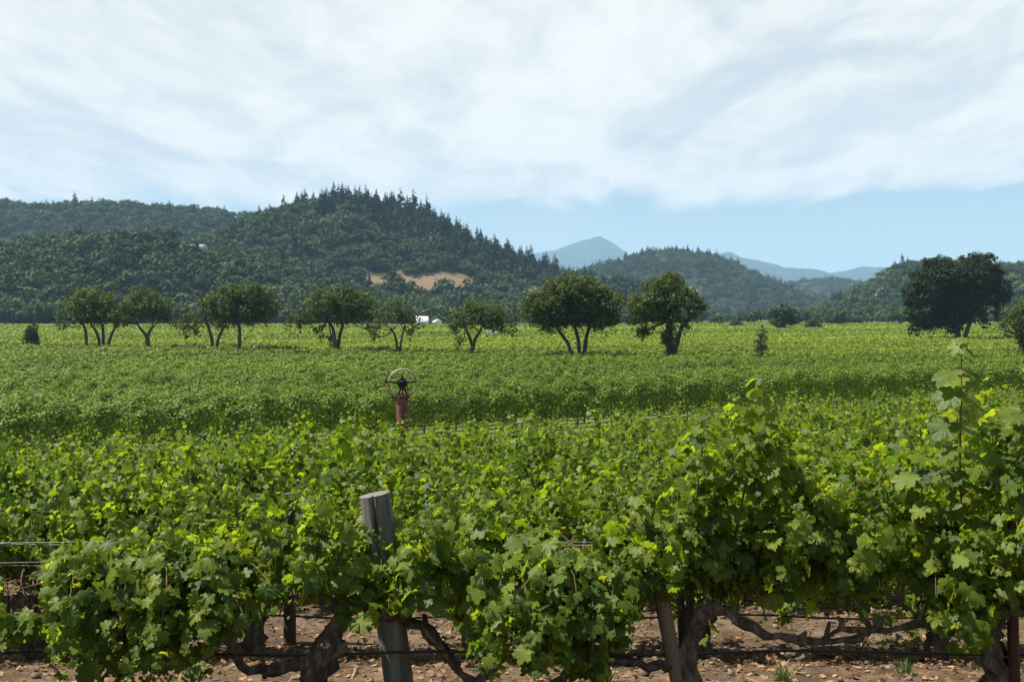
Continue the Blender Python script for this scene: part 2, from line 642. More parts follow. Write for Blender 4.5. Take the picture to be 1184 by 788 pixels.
def build_path():
    """a farm road on a low bank"""
    g = Geo()
    t = np.linspace(0, 1, 40)
    c = PATH_A + (PATH_B - PATH_A) * t[:, None] + np.column_stack([0 * t, 1.0 * np.sin(t * 5)])
    dr = norm(np.gradient(c, axis=0))
    nr = np.column_stack([-dr[:, 1], dr[:, 0]])
    n = len(t)
    lanes = []
    for off, z in ((5.5, -.2), (2.2, 1.62), (0, 1.7), (-2.2, 1.62), (-5.5, -.2)):
        q = c + nr * off
        e = np.minimum(1, np.minimum(t, 1 - t) * 8)
        lanes.append(np.column_stack([q, ground_z(q[:, 0], q[:, 1]) + z * e]))
    v = np.concatenate(lanes)
    f = [(b * n + k, (b + 1) * n + k, (b + 1) * n + k + 1, b * n + k + 1) for b in range(4) for k in range(n - 1)]
    g.add(v, np.array(f))
    tag(link('path', g.mesh('path', M_PATH)), kind='structure')


build_path()


# ------------------------------------------------------------------ hills and their woods
DRY = [(430, 324, 17, 6), (458, 317, 13, 6), (486, 326, 24, 9), (522, 325, 26, 9), (500, 322, 26, 7), (618, 335, 14, 4),
       (703, 327, 12, 4), (802, 336, 11, 6), (1018, 336, 8, 4), (1042, 324, 4, 5)]


def in_dry(px, py, grow=1.0, lift=0.0):
    r = np.zeros(np.shape(px), bool)
    for cx, cy, a, b in DRY:
        r |= ((px - cx) / (a * grow)) ** 2 + ((py - lift - cy) / (b * grow)) ** 2 < 1
    return r


class Hill:
    def __init__(self, name, crest, D, W, WB, tree_h, seed, mat, rough=.05, sharp=1.15):
        c = np.array(crest, float)
        self.D, self.W, self.WB, self.seed = D, W, WB, seed
        self.X = (c[:, 0] - 592) / FPX * D
        self.Zc = np.array([P(px, py, D)[2] for px, py in crest]) - tree_h
        self.x0, self.x1 = self.X[0], self.X[-1]
        if mat is M_MTN:       # rugged skyline
            xs = np.linspace(self.x0, self.x1, 220)
            zc = np.interp(xs, self.X, self.Zc)
            j = bumps(xs, 0 * xs, seed + 2, D * .030) * .013 + bumps(xs, 0 * xs, seed + 3, D * .010) * .010
            self.X, self.Zc = xs, zc + j * zc.max()
        self.rough, self.sharp = rough, sharp
        self.peak = self.Zc.max()
        nu = int(min(260, max(60, (self.x1 - self.x0) / (D * .0035))))
        xs = np.linspace(self.x0, self.x1, nu)
        ts = np.concatenate([np.linspace(0, 1, 46), np.linspace(1, 2, 16)[1:]])
        Xg, Tg = np.meshgrid(xs, ts)
        p = self.at(Xg, Tg)
        px, py = proj(p)
        dry = in_dry(px + 5 * bumps(Xg, p[..., 1], seed + 8, D * .02), py + 2.5 * bumps(Xg, p[..., 1], seed + 9, D * .02), 1.1).astype(float) if mat is M_HILL else np.clip(bumps(Xg, p[..., 1], seed + 5, D * .03) - .5, 0, 1)
        h, w = Xg.shape
        a = np.arange(h * w).reshape(h, w)
        f = np.stack([a[:-1, :-1], a[:-1, 1:], a[1:, 1:], a[1:, :-1]], -1).reshape(-1, 4)
        g = Geo()
        g.add(p.reshape(-1, 3), f, 0, dry.ravel())
        tag(link(name, g.mesh(name, mat, smooth=True, tint=True)), kind='structure')

    def at(self, x, t):
        x = np.asarray(x, float)
        t = np.asarray(t, float)
        zc = np.interp(x, self.X, self.Zc)
        # ends of the ridge come down to the valley
        e = np.minimum(x - self.x0, self.x1 - x) / (0.06 * (self.x1 - self.x0))
        y = np.where(t < 1, self.D - self.W * (1 - t), self.D + self.WB * (t - 1))
        S = np.where(t < 1, np.sin(np.clip(t, 0, 1) * math.pi / 2) ** self.sharp, np.cos(np.clip(t - 1, 0, 1) * math.pi / 2))
        mid = np.sin(np.clip(t, 0, 2) * math.pi / 2) ** 2 * np.abs(1 - np.abs(1 - t)) * (1 - np.clip(1 - np.abs(t - 1), 0, 1) ** 6)
        z = zc * S + self.rough * self.peak * bumps(x, y, self.seed, self.W * .55) * mid
        z = z * sstep_np(e * 1.0 + .0) - 1.5 * (1 - sstep_np(e * 3)) - .3
        return np.stack([x + 0 * y, y, z], -1)


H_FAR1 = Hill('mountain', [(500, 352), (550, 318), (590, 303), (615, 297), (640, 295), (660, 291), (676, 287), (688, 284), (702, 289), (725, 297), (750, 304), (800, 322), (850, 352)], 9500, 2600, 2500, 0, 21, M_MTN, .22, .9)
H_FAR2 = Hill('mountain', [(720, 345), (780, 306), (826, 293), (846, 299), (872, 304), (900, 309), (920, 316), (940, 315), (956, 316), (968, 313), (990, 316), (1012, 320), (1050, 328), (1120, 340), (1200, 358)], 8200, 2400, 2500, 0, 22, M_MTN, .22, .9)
H_A = Hill('hill', [(-420, 250), (-150, 238), (-60, 228), (0, 231), (60, 240), (120, 238), (180, 238), (240, 242), (290, 249), (330, 250), (420, 270), (560, 330)], 1350, 420, 400, 6, 23, M_HILL)
H_B = Hill('hill', [(180, 332), (250, 284), (300, 263), (330, 252), (345, 244), (365, 239), (410, 239), (440, 244), (480, 257), (520, 273), (560, 294), (600, 310), (640, 321), (690, 330), (740, 338), (800, 350)], 960, 330, 300, 4, 24, M_HILL)
H_C = Hill('hill', [(-330, 300), (-120, 300), (0, 288), (60, 278), (130, 270), (200, 269), (235, 280), (300, 296), (350, 308), (420, 331), (490, 349), (540, 358)], 640, 165, 160, 7, 25, M_HILL)
H_D = Hill('hill', [(560, 345), (620, 328), (660, 316), (700, 303), (740, 293), (790, 289), (825, 297), (862, 318), (895, 336), (930, 348), (1000, 354)], 1750, 420, 400, 8, 26, M_HILL)
H_E = Hill('hill', [(830, 350), (880, 338), (925, 325), (955, 322), (985, 325), (1010, 334), (1080, 345)], 2400, 420, 400, 8, 27, M_HILL)
H_F = Hill('hill', [(940, 352), (985, 338), (1010, 326), (1035, 308), (1060, 298), (1090, 302), (1130, 305), (1184, 306), (1300, 296), (1450, 290), (1600, 300)], 900, 300, 300, 7, 28, M_HILL)


def broad_proto(seed, nclump, nleaf, q, trunk=False):
    """a broadleaf crown of leaf clumps, unit radius, base at z = 0"""
    r = np.random.default_rng(seed)
    c = norm(r.normal(size=(nclump, 3)))
    c[:, 2] = np.abs(c[:, 2]) * .9 - .15
    c *= r.uniform(.45, .8, (nclump, 1))
    c[:, 2] = c[:, 2] * .95 + .82
    rad = r.uniform(.28, .46, nclump)
    k = np.repeat(np.arange(nclump), nleaf)
    d = norm(r.normal(size=(len(k), 3)))
    pos = c[k] + d * (rad[k] * r.uniform(.6, 1.05, len(k)))[:, None]
    g = Geo()
    scatter(g, QL, QLF, pos, d + r.normal(size=d.shape) * .28 + [0, 0, .25], r.normal(size=d.shape), q * r.uniform(.7, 1.3, len(k)))
    v = np.concatenate(g.v)
    f = np.concatenate(g.f)
    tv, tf = np.zeros((0, 3)), np.zeros((0, 4), int)
    if trunk:
        g2 = Geo()
        tube(g2, [(0, 0, -.15), (.02, .01, .3), (.0, .03, .8)], [.10, .07, .04], 6, cap=False)
        for i in range(4):
            tube(g2, [(.01, .01, .3), c[i] * .5 + [0, 0, .25], c[i]], [.05, .035, .015], 5, cap=False)
        tv, tf = np.concatenate(g2.v), np.concatenate(g2.f)
    return v, f, tv, tf


def conifer_proto(seed, tiers, per):
    r = np.random.default_rng(seed)
    g = Geo()
    pos, nr, tp, sz = [], [], [], []
    for i in range(tiers):
        t = i / (tiers - 1)
        z = .10 + .88 * t
        rad = .25 * (1 - t) ** .9 + .010
        for j in range(max(3, int(per * (1 - .55 * t)))):
            a = r.uniform(0, 6.283)
            rr = rad * r.uniform(.75, 1.25)
            d = np.array([math.cos(a), math.sin(a), -.28])
            pos.append(np.array([math.cos(a) * rr * .55, math.sin(a) * rr * .55, z + r.normal() * .012]))
            nr.append(np.array([math.cos(a) * .35, math.sin(a) * .35, 1]) + r.normal(size=3) * .25)
            tp.append(d)
            sz.append(rr * 1.25 + .012)
    scatter(g, QL, QLF, np.array(pos), np.array(nr), np.array(tp), np.array(sz))
    g2 = Geo()
    tube(g2, [(0, 0, -.04), (0, 0, .5), (0, 0, 1.0)], [.022, .014, .002], 5, cap=False)
    return np.concatenate(g.v), np.concatenate(g.f), np.concatenate(g2.v), np.concatenate(g2.f)


FOREST = [broad_proto(40 + i, 12, 14, .29) for i in range(7)]
FCON = [conifer_proto(60 + i, 11, 7) for i in range(4)]


def forest(name, hill, n, size, t_range, px_range, seed, conifer_frac, label_only=None, keep=None):
    r = np.random.default_rng(seed)
    x = r.uniform(hill.x0, hill.x1, n * 5)
    t = r.uniform(t_range[0], t_range[1], n * 5)
    p = hill.at(x, t)
    px, py = proj(p)
    ok = (px > px_range[0]) & (px < px_range[1]) & (~(in_dry(px, py, 1.08, 5) | in_dry(px, py, 1.0, 0)) | (r.random(n * 5) < .05)) & (p[:, 2] > -1)
    if keep is not None:
        ok &= keep(px, py, p)
    p = p[ok][:n]
    px = px[ok][:n]
    py = py[ok][:n]
    patch = bumps(p[:, 0], p[:, 1], seed + 1, 120) * .25
    tint = np.clip(r.normal(.42, .27, len(p)) + patch * .5, 0, 1)
    con = r.random(len(p)) < conifer_frac(px, py)
    g = Geo()
    for k in range(len(p)):
        a = r.uniform(0, 6.283)
        ca, sa = math.cos(a), math.sin(a)
        rot = np.array([[ca, sa, 0], [-sa, ca, 0], [0, 0, 1]])
        if con[k]:
            v, f, _, _ = FCON[r.integers(len(FCON))]
            s = size * r.uniform(2.2, 3.6)
            g.add(v @ rot * s + p[k], f, 1, tint[k])
        else:
            v, f, _, _ = FOREST[r.integers(len(FOREST))]
            s = size * r.uniform(.5, 1.45)
            g.add(v @ rot * (s * np.array([1, 1, r.uniform(.75, 1.15)])) + p[k] - [0, 0, .25 * s], f, 0, tint[k])
    o = link(name, g.mesh(name, [M_FOREST, M_CON], tint=True))
    return tag(o, kind='stuff')


def stuff_label(o, label, cat):
    return tag(o, label, cat)


HOUSE_PX = (206, 258, 272, 291)
no_house = lambda px, py, p: ~((px > HOUSE_PX[0]) & (px < HOUSE_PX[1]) & (py > HOUSE_PX[2]) & (py < HOUSE_PX[3] + 5))
stuff_label(forest('hillside_forest', H_A, 2300, 6.4, (.12, 1.2), (-260, 470), 71, lambda a, b: .04 + 0 * a), 'bluish green woods along the long low ridge at far left', 'forest')
stuff_label(forest('hillside_forest', H_B, 3000, 5.5, (.02, 1.12), (230, 790), 72, lambda a, b: .10 + .45 * ((a > 400) & (b < 255 + (a - 400) * .38))),
            'dense mixed woods covering the tall pointed hill above golden clearings', 'forest')
stuff_label(forest('hillside_forest', H_C, 1900, 5.4, (.05, 1.15), (-260, 560), 73, lambda a, b: 0.02 + 0 * a, keep=no_house), 'dark green oak woods on the low front hill around the white house', 'forest')
stuff_label(forest('hillside_forest', H_D, 1900, 6.5, (.05, 1.12), (560, 1000), 74, lambda a, b: .16 + 0 * a), 'green woods on the rounded hill right of the blue peak', 'forest')
stuff_label(forest('hillside_forest', H_E, 420, 8.5, (.1, 1.15), (840, 1080), 75, lambda a, b: .03 + 0 * a), 'pale green woods on the small distant hill in the valley gap', 'forest')
stuff_label(forest('hillside_forest', H_F, 1900, 5.0, (.03, 1.12), (900, 1420), 76, lambda a, b: .03 + 0 * a), 'oak woods on the hill rising behind the big dark tree', 'forest')

# conifers standing out on the ridges: each one a tree of its own
CONM = []
for i in range(5):
    v, f, tv, tf = conifer_proto(90 + i, 15, 9)
    g = Geo()
    g.add(v, f, 0)
    g.add(tv, tf, 1)
    CONM.append(g.mesh('conifer', [M_CON, M_BARK]))


def conifer(hill, px, t, h, label, group, r):
    X = (px - 592) / FPX * hill.D
    p = hill.at(X, t)
    o = link('conifer_tree', CONM[r.integers(len(CONM))], None, p)
    w = r.uniform(.85, 1.25)
    o.scale = (h * w, h * w, h)
    o.rotation_euler = (0, 0, r.uniform(0, 6.28))
    tag(o, label, 'tree', group)


def ridge_conifers():
    r = np.random.default_rng(5)
    lb = 'dark conifer rising above the ridge of the tall wooded hill'
    for px, h in [(322, 11), (348, 15), (357, 16), (366, 13), (376, 13), (385, 16), (393, 12), (402, 17), (411, 18), (418, 19), (427, 16), (436, 17), (448, 18),
                  (455, 20), (463, 24), (471, 21), (479, 26), (487, 21), (494, 25), (503, 18), (511, 20), (519, 19), (528, 20), (536, 17), (545, 16),
                  (554, 17), (563, 17), (571, 14), (580, 14), (588, 15), (597, 13), (608, 13), (617, 14), (632, 12), (655, 12), (671, 12)]:
        conifer(H_B, px, 1.0 + r.uniform(-.05, .01), h * 1.4, lb, 'conifers along the tall hill ridge', r)
    ls = 'dark conifer on the upper slope of the tall wooded hill'
    for i in range(150):
        px = r.uniform(395, 640)
        t = r.uniform(.62, .98)
        conifer(H_B, px, t, r.uniform(16, 28), ls, 'conifers on the tall hill slope', r)
    ld = 'small dark conifer on the rounded hill right of the blue peak'
    for i in range(46):
        px = r.uniform(735, 905)
        conifer(H_D, px, r.uniform(.8, 1.02), r.uniform(13, 22), ld, 'conifers on the rounded hill', r)
    for px, h in [(240, 12), (262, 9), (131, 10)]:
        conifer(H_A, px, 1.0, h, 'lone conifer tip above the low left ridge', 'conifers on the low left ridge', r)


ridge_conifers()

# valley-edge trees at the foot of the hills ---------------------------------
EDGE = []
for i in range(6):
    v, f, tv, tf = broad_proto(120 + i, 20, 30, .20, True)
    g = Geo()
    g.add(v, f, 0)
    g.add(tv, tf, 1)
    EDGE.append(g.mesh('broadleaf_tree', [M_EDGE, M_BARK]))


def edge_tree(px, d, w_px, h_px, label, group, r, name='broadleaf_tree'):
    x = (px - 592) / FPX * d
    o = link(name, EDGE[r.integers(len(EDGE))], None, (x, d, float(ground_z(x, d)) - .2))
    sx = w_px / 2.0 * d / FPX / 1.0
    sz = h_px * d / FPX / 1.75
    o.scale = (sx, sx, sz)
    o.rotation_euler = (0, 0, r.uniform(0, 6.28))
    tag(o, label, 'tree', group)
    return o


def valley_edge():
    r = np.random.default_rng(8)
    lb = 'dark green tree in the belt along the far edge of the vineyard'
    px = -130.0
    while px < 1320:
        d = r.uniform(470, 500) if px < 560 else r.uniform(560, 640)
        w = r.uniform(20, 38) * (1.0 if px < 560 else .9)
        h = r.uniform(22, 36) if px < 470 else (r.uniform(20, 30) if px < 700 else r.uniform(14, 27))
        if not (470 < px < 522):
            edge_tree(px, d, w, h, lb, 'trees along the far vineyard edge', r)
        px += w * r.uniform(.36, .62)
    lb2 = 'green tree behind the barn and the vineyard-edge belt'
    for i in range(16):
        edge_tree(r.uniform(440, 620), r.uniform(525, 560), r.uniform(24, 36), r.uniform(26, 38), lb2, 'trees behind the barn', r)
    lb3 = 'pale green shrubby tree along the field edge below the valley gap'
    for i in range(22):
        edge_tree(r.uniform(690, 1045), r.uniform(430, 560), r.uniform(16, 34), r.uniform(15, 28), lb3, 'shrubby trees below the valley gap', r)
    edge_tree(903, 345, 46, 37, 'dark round tree with a pale trunk standing in the far field', None, r)
    edge_tree(851, 400, 20, 15, 'small round dark bush tree left of the pale-trunked tree', None, r)
    edge_tree(941, 345, 21, 20, 'small light green bush tree right of the pale-trunked tree', None, r)
    edge_tree(830, 500, 24, 16, 'low grey green tree at the far field edge near the rounded hill', None, r)
    edge_tree(968, 470, 30, 26, 'dark tree at the near side of the gap in the valley', None, r)
    edge_tree(1176, 905, 17, 16, 'lone round oak on the skyline of the right hill', None, r).location.z = float(H_F.at((1176 - 592) / FPX * 900, 1.0)[2]) - 1
    edge_tree(36, 170, 20, 40, 'small bushy tree standing alone at the left of the oak line', None, r)


valley_edge()


# ------------------------------------------------------------------ buildings and van
def gable(geo, L_, Wd, wall, rise, over=.4, mat_w=0, mat_r=1, parts=None):
    pass


def house(name, label, loc, rz, L_, Wd, wall, rise, wall_m, roof_m, n_win, cat='building'):
    root = link(name, None, None, loc)
    root.rotation_euler = (0, 0, rz)
    tag(root, label, cat)
    g = Geo()
    x, y = L_ / 2, Wd / 2
    v = [(-x, -y, -2), (x, -y, -2), (x, y, -2), (-x, y, -2), (-x, -y, wall), (x, -y, wall), (x, y, wall), (-x, y, wall), (-x, 0, wall + rise), (x, 0, wall + rise)]
    g.add(v, np.array([(0, 1, 5, 4), (2, 3, 7, 6)]))
    g.add(v, np.array([(1, 2, 6, 9, 5), (3, 0, 4, 8, 7)]))
    link('wall', g.mesh('wall', wall_m), root)
    g = Geo()
    o, th = .5, .18
    for s in (-1, 1):
        a = np.array([(-x - o, s * (y + o), wall - rise * o / y), (x + o, s * (y + o), wall - rise * o / y), (x + o, 0, wall + rise), (-x - o, 0, wall + rise)])
        b = a + [0, 0, th]
        a = a + [0, 0, .01]
        vv = np.concatenate([a, b])
        g.add(vv, np.array([(0, 1, 2, 3), (4, 5, 6, 7), (0, 1, 5, 4), (1, 2, 6, 5), (2, 3, 7, 6), (3, 0, 4, 7)]))
    link('roof', g.mesh('roof', roof_m), root)
    for k in range(n_win):
        g = Geo()
        cx = -x + (k + .5) * L_ / n_win
        box(g, (cx, -y - .02, wall * .55), (L_ / n_win * .5, .12, wall * .42))
        link('window', g.mesh('window', M_GLASS), root)
    return root


def buildings():
    d = 474.0
    p = P(488, 371, d)
    house('farm_barn', 'white roofed farm barn among trees at the far vineyard edge', (p[0], d, 0), R(12), 5, 5, 3.1, 2.3, M_WHITE, M_ROOF, 3)
    p = P(503, 371, d)
    house('farm_shed', 'smaller white roofed shed at the right end of the barn', (p[0] + .8, d + 3, 0), R(-70), 3, 3.4, 3.0, 1.0, M_WHITE, M_ROOF, 1)
    for px, t, args in [(229, .80, ('hillside_house', 'pale grey house with a long roof among trees on the left hill', 11, 6, 2.6, 2.0, M_WHITE, M_GREYROOF, 5)),
                        (215, .79, ('garden_shed', 'small white outbuilding left of the pale hillside house', 3.4, 3, 2.4, 1.0, M_WHITE, M_WHITE, 1)),
                        (254, .68, ('hillside_cottage', 'small tan roofed cottage below the pale hillside house', 7, 4, 1.8, 1.0, M_STAKE, M_STAKE, 2))]:
        X = (px - 592) / FPX * (H_C.D - H_C.W * (1 - t))
        q = H_C.at(X, t)
        house(args[0], args[1], q + np.array([0, 0, 3.0]), R(-22), *args[2:])
    # van on the field lane, its roof above the vines
    p = P(571, 386, 255)
    root = link('parked_van', None, None, (p[0], 255, 0))
    tag(root, 'white van on the field lane beneath the branches of the split oak', 'van')
    g = Geo()
    prof = np.array([(-2.3, .45), (2.5, .45), (2.5, 1.15), (1.9, 1.3), (1.25, 2.35), (-2.1, 2.45), (-2.3, 2.3)])
    n = len(prof)
    v = np.concatenate([np.column_stack([prof[:, 0], np.full(n, s), prof[:, 1]]) for s in (-.95, .95)])
    g.add(v, np.array([(k, (k + 1) % n, n + (k + 1) % n, n + k) for k in range(n)]))
    g.add(v, np.array([tuple(range(n)), tuple(range(2 * n - 1, n - 1, -1))]))
    link('body', g.mesh('body', M_WHITE), root)
    for sx in (-1.5, 1.6):
        for sy in (-.85, .85):
            g = Geo()
            tube(g, [(sx, sy - .12, .36), (sx, sy + .12, .36)], [.36, .36], 14)
            link('wheel', g.mesh('wheel', M_TYRE), root)
    g = Geo()
    box(g, (.85, -.96, 1.75), (.8, .04, .55))
    link('window', g.mesh('window', M_GLASS), root)
    g = Geo()
    a = np.array([(1.93, -.8, 1.34), (1.93, .8, 1.34), (1.33, .8, 2.28), (1.33, -.8, 2.28)]) + [.02, 0, .015]
    g.add(a, np.array([(0, 1, 2, 3)]))
    link('windscreen', g.mesh('windscreen', M_GLASS), root)


buildings()


# ------------------------------------------------------------------ oaks in a line across the valley
def oak(name, label, d, base_px, trunks, blobs, mat, seed, leaf=.30, dens=1.0, loose=0.0, cat='tree', group=None):
    """trunks: polylines of pixels (px,py,radius_m); blobs: crown masses (px,py,rx,ry) in pixels at depth d"""
    r = np.random.default_rng(seed)
    bx = (base_px - 592) / FPX * d
    gz = float(ground_z(bx, d))
    root = link(name, None, None, (bx, d, gz))
    tag(root, label, cat, group)
    org = np.array([bx, d, gz])
    k = d / FPX
    B = []
    for (px, py, rx, ry) in blobs:
        c = P(px, py, d) - org
        c[1] = r.normal() * rx * k * .35
        B.append((c, rx * k * 1.22, ry * k * 1.10))
    g = Geo()
    tips = []
    for tr in trunks:
        pts = []
        off = r.normal() * .25
        for i, (px, py, rad) in enumerate(tr):
            q = P(px, py, d) - org
            q[1] = off + i * r.normal() * .35
            pts.append(q)
        pts[0][2] = -.25
        rad = np.array([t[2] for t in tr]) * .82
        sp = smooth_path(pts, 14)
        rr = np.interp(np.linspace(0, 1, 14), np.linspace(0, 1, len(rad)), rad)
        tube(g, sp, rr, 9, .07, seed=seed)
        tips.append((sp[-1], rr[-1], sp))
    link('trunk', g.mesh('trunk', M_BARK, smooth=True), root)
    g = Geo()
    for c, rx, ry in B:
        j = min(range(len(tips)), key=lambda q: np.linalg.norm(tips[q][0] - c))
        tp, tr_, sp = tips[j]
        a = sp[-3]
        m = (a + c) / 2 + r.normal(size=3) * .3 + [0, 0, -.12 * np.linalg.norm(c - a)]
        pth = smooth_path([a, m, c], 9)
        tube(g, pth, np.linspace(tr_ * .75, .05, 9), 7, .06, seed=seed)
        for q in range(5):
            e = c + norm(r.normal(size=3)) * [rx * .8, rx * .8, ry * .8]
            b = pth[5 + q % 3]
            tube(g, smooth_path([b, (b + e) / 2 + r.normal(size=3) * .2, e], 6), np.linspace(.07, .02, 6), 5, cap=False)
    link('limbs', g.mesh('limbs', M_BARK, smooth=True), root)
    g = Geo()
    for c, rx, ry in B:
        vol = rx * rx * ry
        nc = max(5, int(7.5 * vol ** .62))
        cc = norm(r.normal(size=(nc, 3))) * (r.uniform(.2, 1.0, (nc, 1)) ** .5) * .95 * [rx, rx, ry] + c
        cr = r.uniform(.20, .62, nc) * (rx * rx * ry) ** (1 / 3) * .55 + .18
        nl = np.maximum(14, (cr ** 2 * 66 * dens * (.3 / leaf) ** 2).astype(int))
        kk = np.repeat(np.arange(nc), nl)
        dd = norm(r.normal(size=(len(kk), 3)))
        pos = cc[kk] + dd * (cr[kk] * r.uniform(.35, 1.12, len(kk)))[:, None] * [1, 1, .75]
        if loose:   # drooping sprays under the crown
            dr = r.random(len(kk)) < loose
            pos[dr, 2] -= r.exponential(.45, dr.sum())
        scatter(g, QL, QLF, pos, dd * .8 + r.normal(size=dd.shape) * .5 + [0, 0, .45], r.normal(size=dd.shape) + [0, 0, -.5], leaf * r.uniform(.6, 1.3, len(kk)))
    v = np.concatenate(g.v)
    link('crown', g.mesh('crown', mat), root)
    return root


oak('oak_tree', 'dark oak on several thin trunks, furthest left of the valley oak line', 160, 112,
    [[(100, 402, .34), (98, 385, .26), (94, 370, .18)], [(116, 402, .32), (112, 388, .26), (105, 374, .2)], [(119, 402, .34), (121, 385, .26), (119, 368, .18)],
     [(122, 402, .3), (129, 387, .24), (137, 377, .16)]],
    [(84, 358, 16, 15), (105, 352, 20, 18), (122, 358, 16, 16), (72, 372, 6, 9), (136, 368, 8, 10), (98, 342, 14, 8), (116, 342, 12, 8)], M_OAK, 201, .34, loose=.12)
oak('oak_tree', 'spreading oak with a forked trunk, second from the left in the oak line', 158, 170,
    [[(170, 403, .38), (169, 392, .34), (163, 380, .22), (160, 370, .16)], [(170, 403, .36), (171, 390, .3), (176, 376, .18)]],
    [(160, 352, 20, 15), (180, 354, 18, 14), (146, 364, 14, 11), (194, 362, 9, 11), (168, 340, 16, 8), (136, 370, 7, 8)], M_OAK, 202, .34, loose=.15)
oak('oak_tree', 'lopsided oak with a low drooping left bough beside the taller oak', 154, 247,
    [[(248, 404, .38), (245, 390, .32), (241, 374, .2), (240, 362, .15)], [(249, 404, .34), (255, 390, .26), (259, 376, .18)]],
    [(243, 352, 14, 13), (226, 368, 13, 9), (208, 374, 10, 7), (236, 344, 9, 7), (254, 364, 9, 12), (214, 383, 4, 7), (226, 382, 4, 7)], M_OAK, 203, .33, loose=.3)
oak('oak_tree', 'tall round-topped oak on one straight trunk between two drooping oaks', 152, 276,
    [[(276, 405, .36), (277, 388, .32), (278, 368, .24), (280, 352, .16)]],
    [(280, 342, 24, 17), (262, 352, 18, 16), (298, 350, 18, 17), (282, 360, 26, 14), (306, 364, 10, 14), (258, 372, 9, 10), (284, 333, 14, 8)], M_OAK, 204, .33, loose=.2)
oak('oak_tree', 'wide ragged oak with drooping left boughs and a short leafy trunk', 146, 388,
    [[(388, 408, .42), (388, 394, .36), (382, 378, .26), (376, 364, .18)], [(389, 408, .4), (391, 392, .32), (396, 376, .24), (402, 362, .18)]],
    [(376, 350, 22, 15), (404, 350, 24, 16), (350, 362, 18, 12), (425, 362, 13, 15), (392, 340, 18, 9), (338, 373, 9, 9), (372, 382, 8, 9), (384, 392, 6, 10), (432, 382, 6, 8), (395, 364, 16, 10)], M_OAK, 205, .33, loose=.25)
oak('oak_tree', 'small airy oak with thin trunk and gaps in its crown', 142, 460,
    [[(460, 408, .26), (458, 392, .22), (452, 378, .14)], [(461, 408, .26), (464, 392, .2), (467, 376, .14)]],
    [(458, 358, 15, 12), (444, 366, 12, 10), (472, 362, 13, 11), (434, 376, 8, 8), (482, 374, 8, 9), (462, 348, 11, 7), (432, 385, 4, 7), (473, 384, 4, 6)], M_OAK, 206, .30, .7, loose=.25)
oak('oak_tree', 'split-crowned oak with open forked limbs and a shrub at its foot', 137, 544,
    [[(545, 410, .38), (545, 398, .34), (540, 384, .22), (535, 370, .15)], [(546, 410, .38), (548, 396, .32), (555, 383, .24), (562, 370, .16)]],
    [(534, 366, 16, 13), (560, 358, 20, 13), (582, 370, 13, 13), (526, 378, 9, 10), (571, 376, 12, 9), (545, 350, 12, 7), (532, 398, 7, 10), (590, 380, 6, 9), (552, 368, 12, 8)], M_OAK, 207, .30, loose=.28)
oak('oak_tree', 'broad dome-shaped oak leaning on three splayed trunks', 124, 672,
    [[(668, 412, .32), (657, 398, .28), (648, 384, .22), (640, 372, .16)], [(671, 412, .36), (669, 396, .3), (666, 380, .22), (664, 366, .16)],
     [(674, 412, .36), (677, 396, .32), (681, 380, .24), (686, 366, .18)]],
    [(662, 342, 34, 20), (632, 354, 24, 19), (692, 354, 24, 20), (650, 362, 28, 16), (682, 362, 28, 15), (618, 362, 14, 14), (706, 362, 11, 16), (662, 330, 26, 12), (630, 374, 14, 9), (696, 374, 12, 9)], M_OAK, 208, .28, 1.3, loose=.1)
oak('oak_tree', 'tall uneven oak with a thick ivy-clad trunk and a right side bough', 124, 775,
    [[(775, 412, .62), (775, 396, .56), (774, 380, .44), (772, 362, .3)], [(776, 396, .4), (786, 380, .26), (800, 366, .18)]],
    [(768, 336, 22, 18), (756, 352, 26, 18), (782, 352, 22, 18), (744, 372, 15, 15), (804, 354, 15, 14), (776, 382, 13, 20), (742, 384, 7, 9), (796, 376, 8, 9), (774, 400, 8, 10), (770, 326, 16, 9)], M_OAK, 209, .28, 1.3, loose=.1)
oak('young_tree', 'slim young leafy tree like a column right of the oak line', 124, 880,
    [[(880, 412, .12), (880, 396, .10), (880, 382, .06)]],
    [(880, 384, 5, 8), (878, 398, 7, 10), (884, 391, 6, 7), (881, 404, 7, 7)], M_OAK, 210, .24, 1.4)
oak('oak_tree', 'huge dark oak spreading down to the vines right of the valley gap', 205, 1108,
    [[(1108, 394, .8), (1107, 378, .7), (1104, 355, .5), (1100, 335, .3)], [(1112, 394, .7), (1122, 372, .5), (1134, 345, .35)]],
    [(1092, 318, 22, 16), (1128, 314, 20, 18), (1064, 338, 18, 16), (1148, 338, 18, 16), (1106, 344, 26, 18), (1058, 362, 12, 13), (1128, 362, 13, 9), (1088, 368, 16, 11), (1056, 380, 7, 7), (1106, 381, 9, 6),
     (1122, 301, 12, 8), (1142, 299, 9, 7), (1162, 332, 7, 10), (1078, 305, 11, 7), (1154, 362, 6, 8), (1048, 334, 6, 6), (1080, 334, 18, 15), (1146, 318, 13, 11), (1066, 318, 9, 8), (1140, 374, 6, 6), (1076, 372, 14, 9), (1102, 366, 22, 12), (1118, 330, 22, 16), (1058, 346, 12, 12)], M_OAK_DARK, 211, .40, 1.5, loose=.10)
oak('oak_tree', 'leafy dark tree cut by the right edge of the photo', 118, 1182,
    [[(1182, 414, .4), (1182, 396, .34), (1184, 376, .24)]],
    [(1180, 366, 20, 18), (1196, 360, 22, 20), (1174, 380, 14, 12), (1192, 384, 16, 14), (1180, 396, 8, 12)], M_OAK, 212, .27, 1.2)


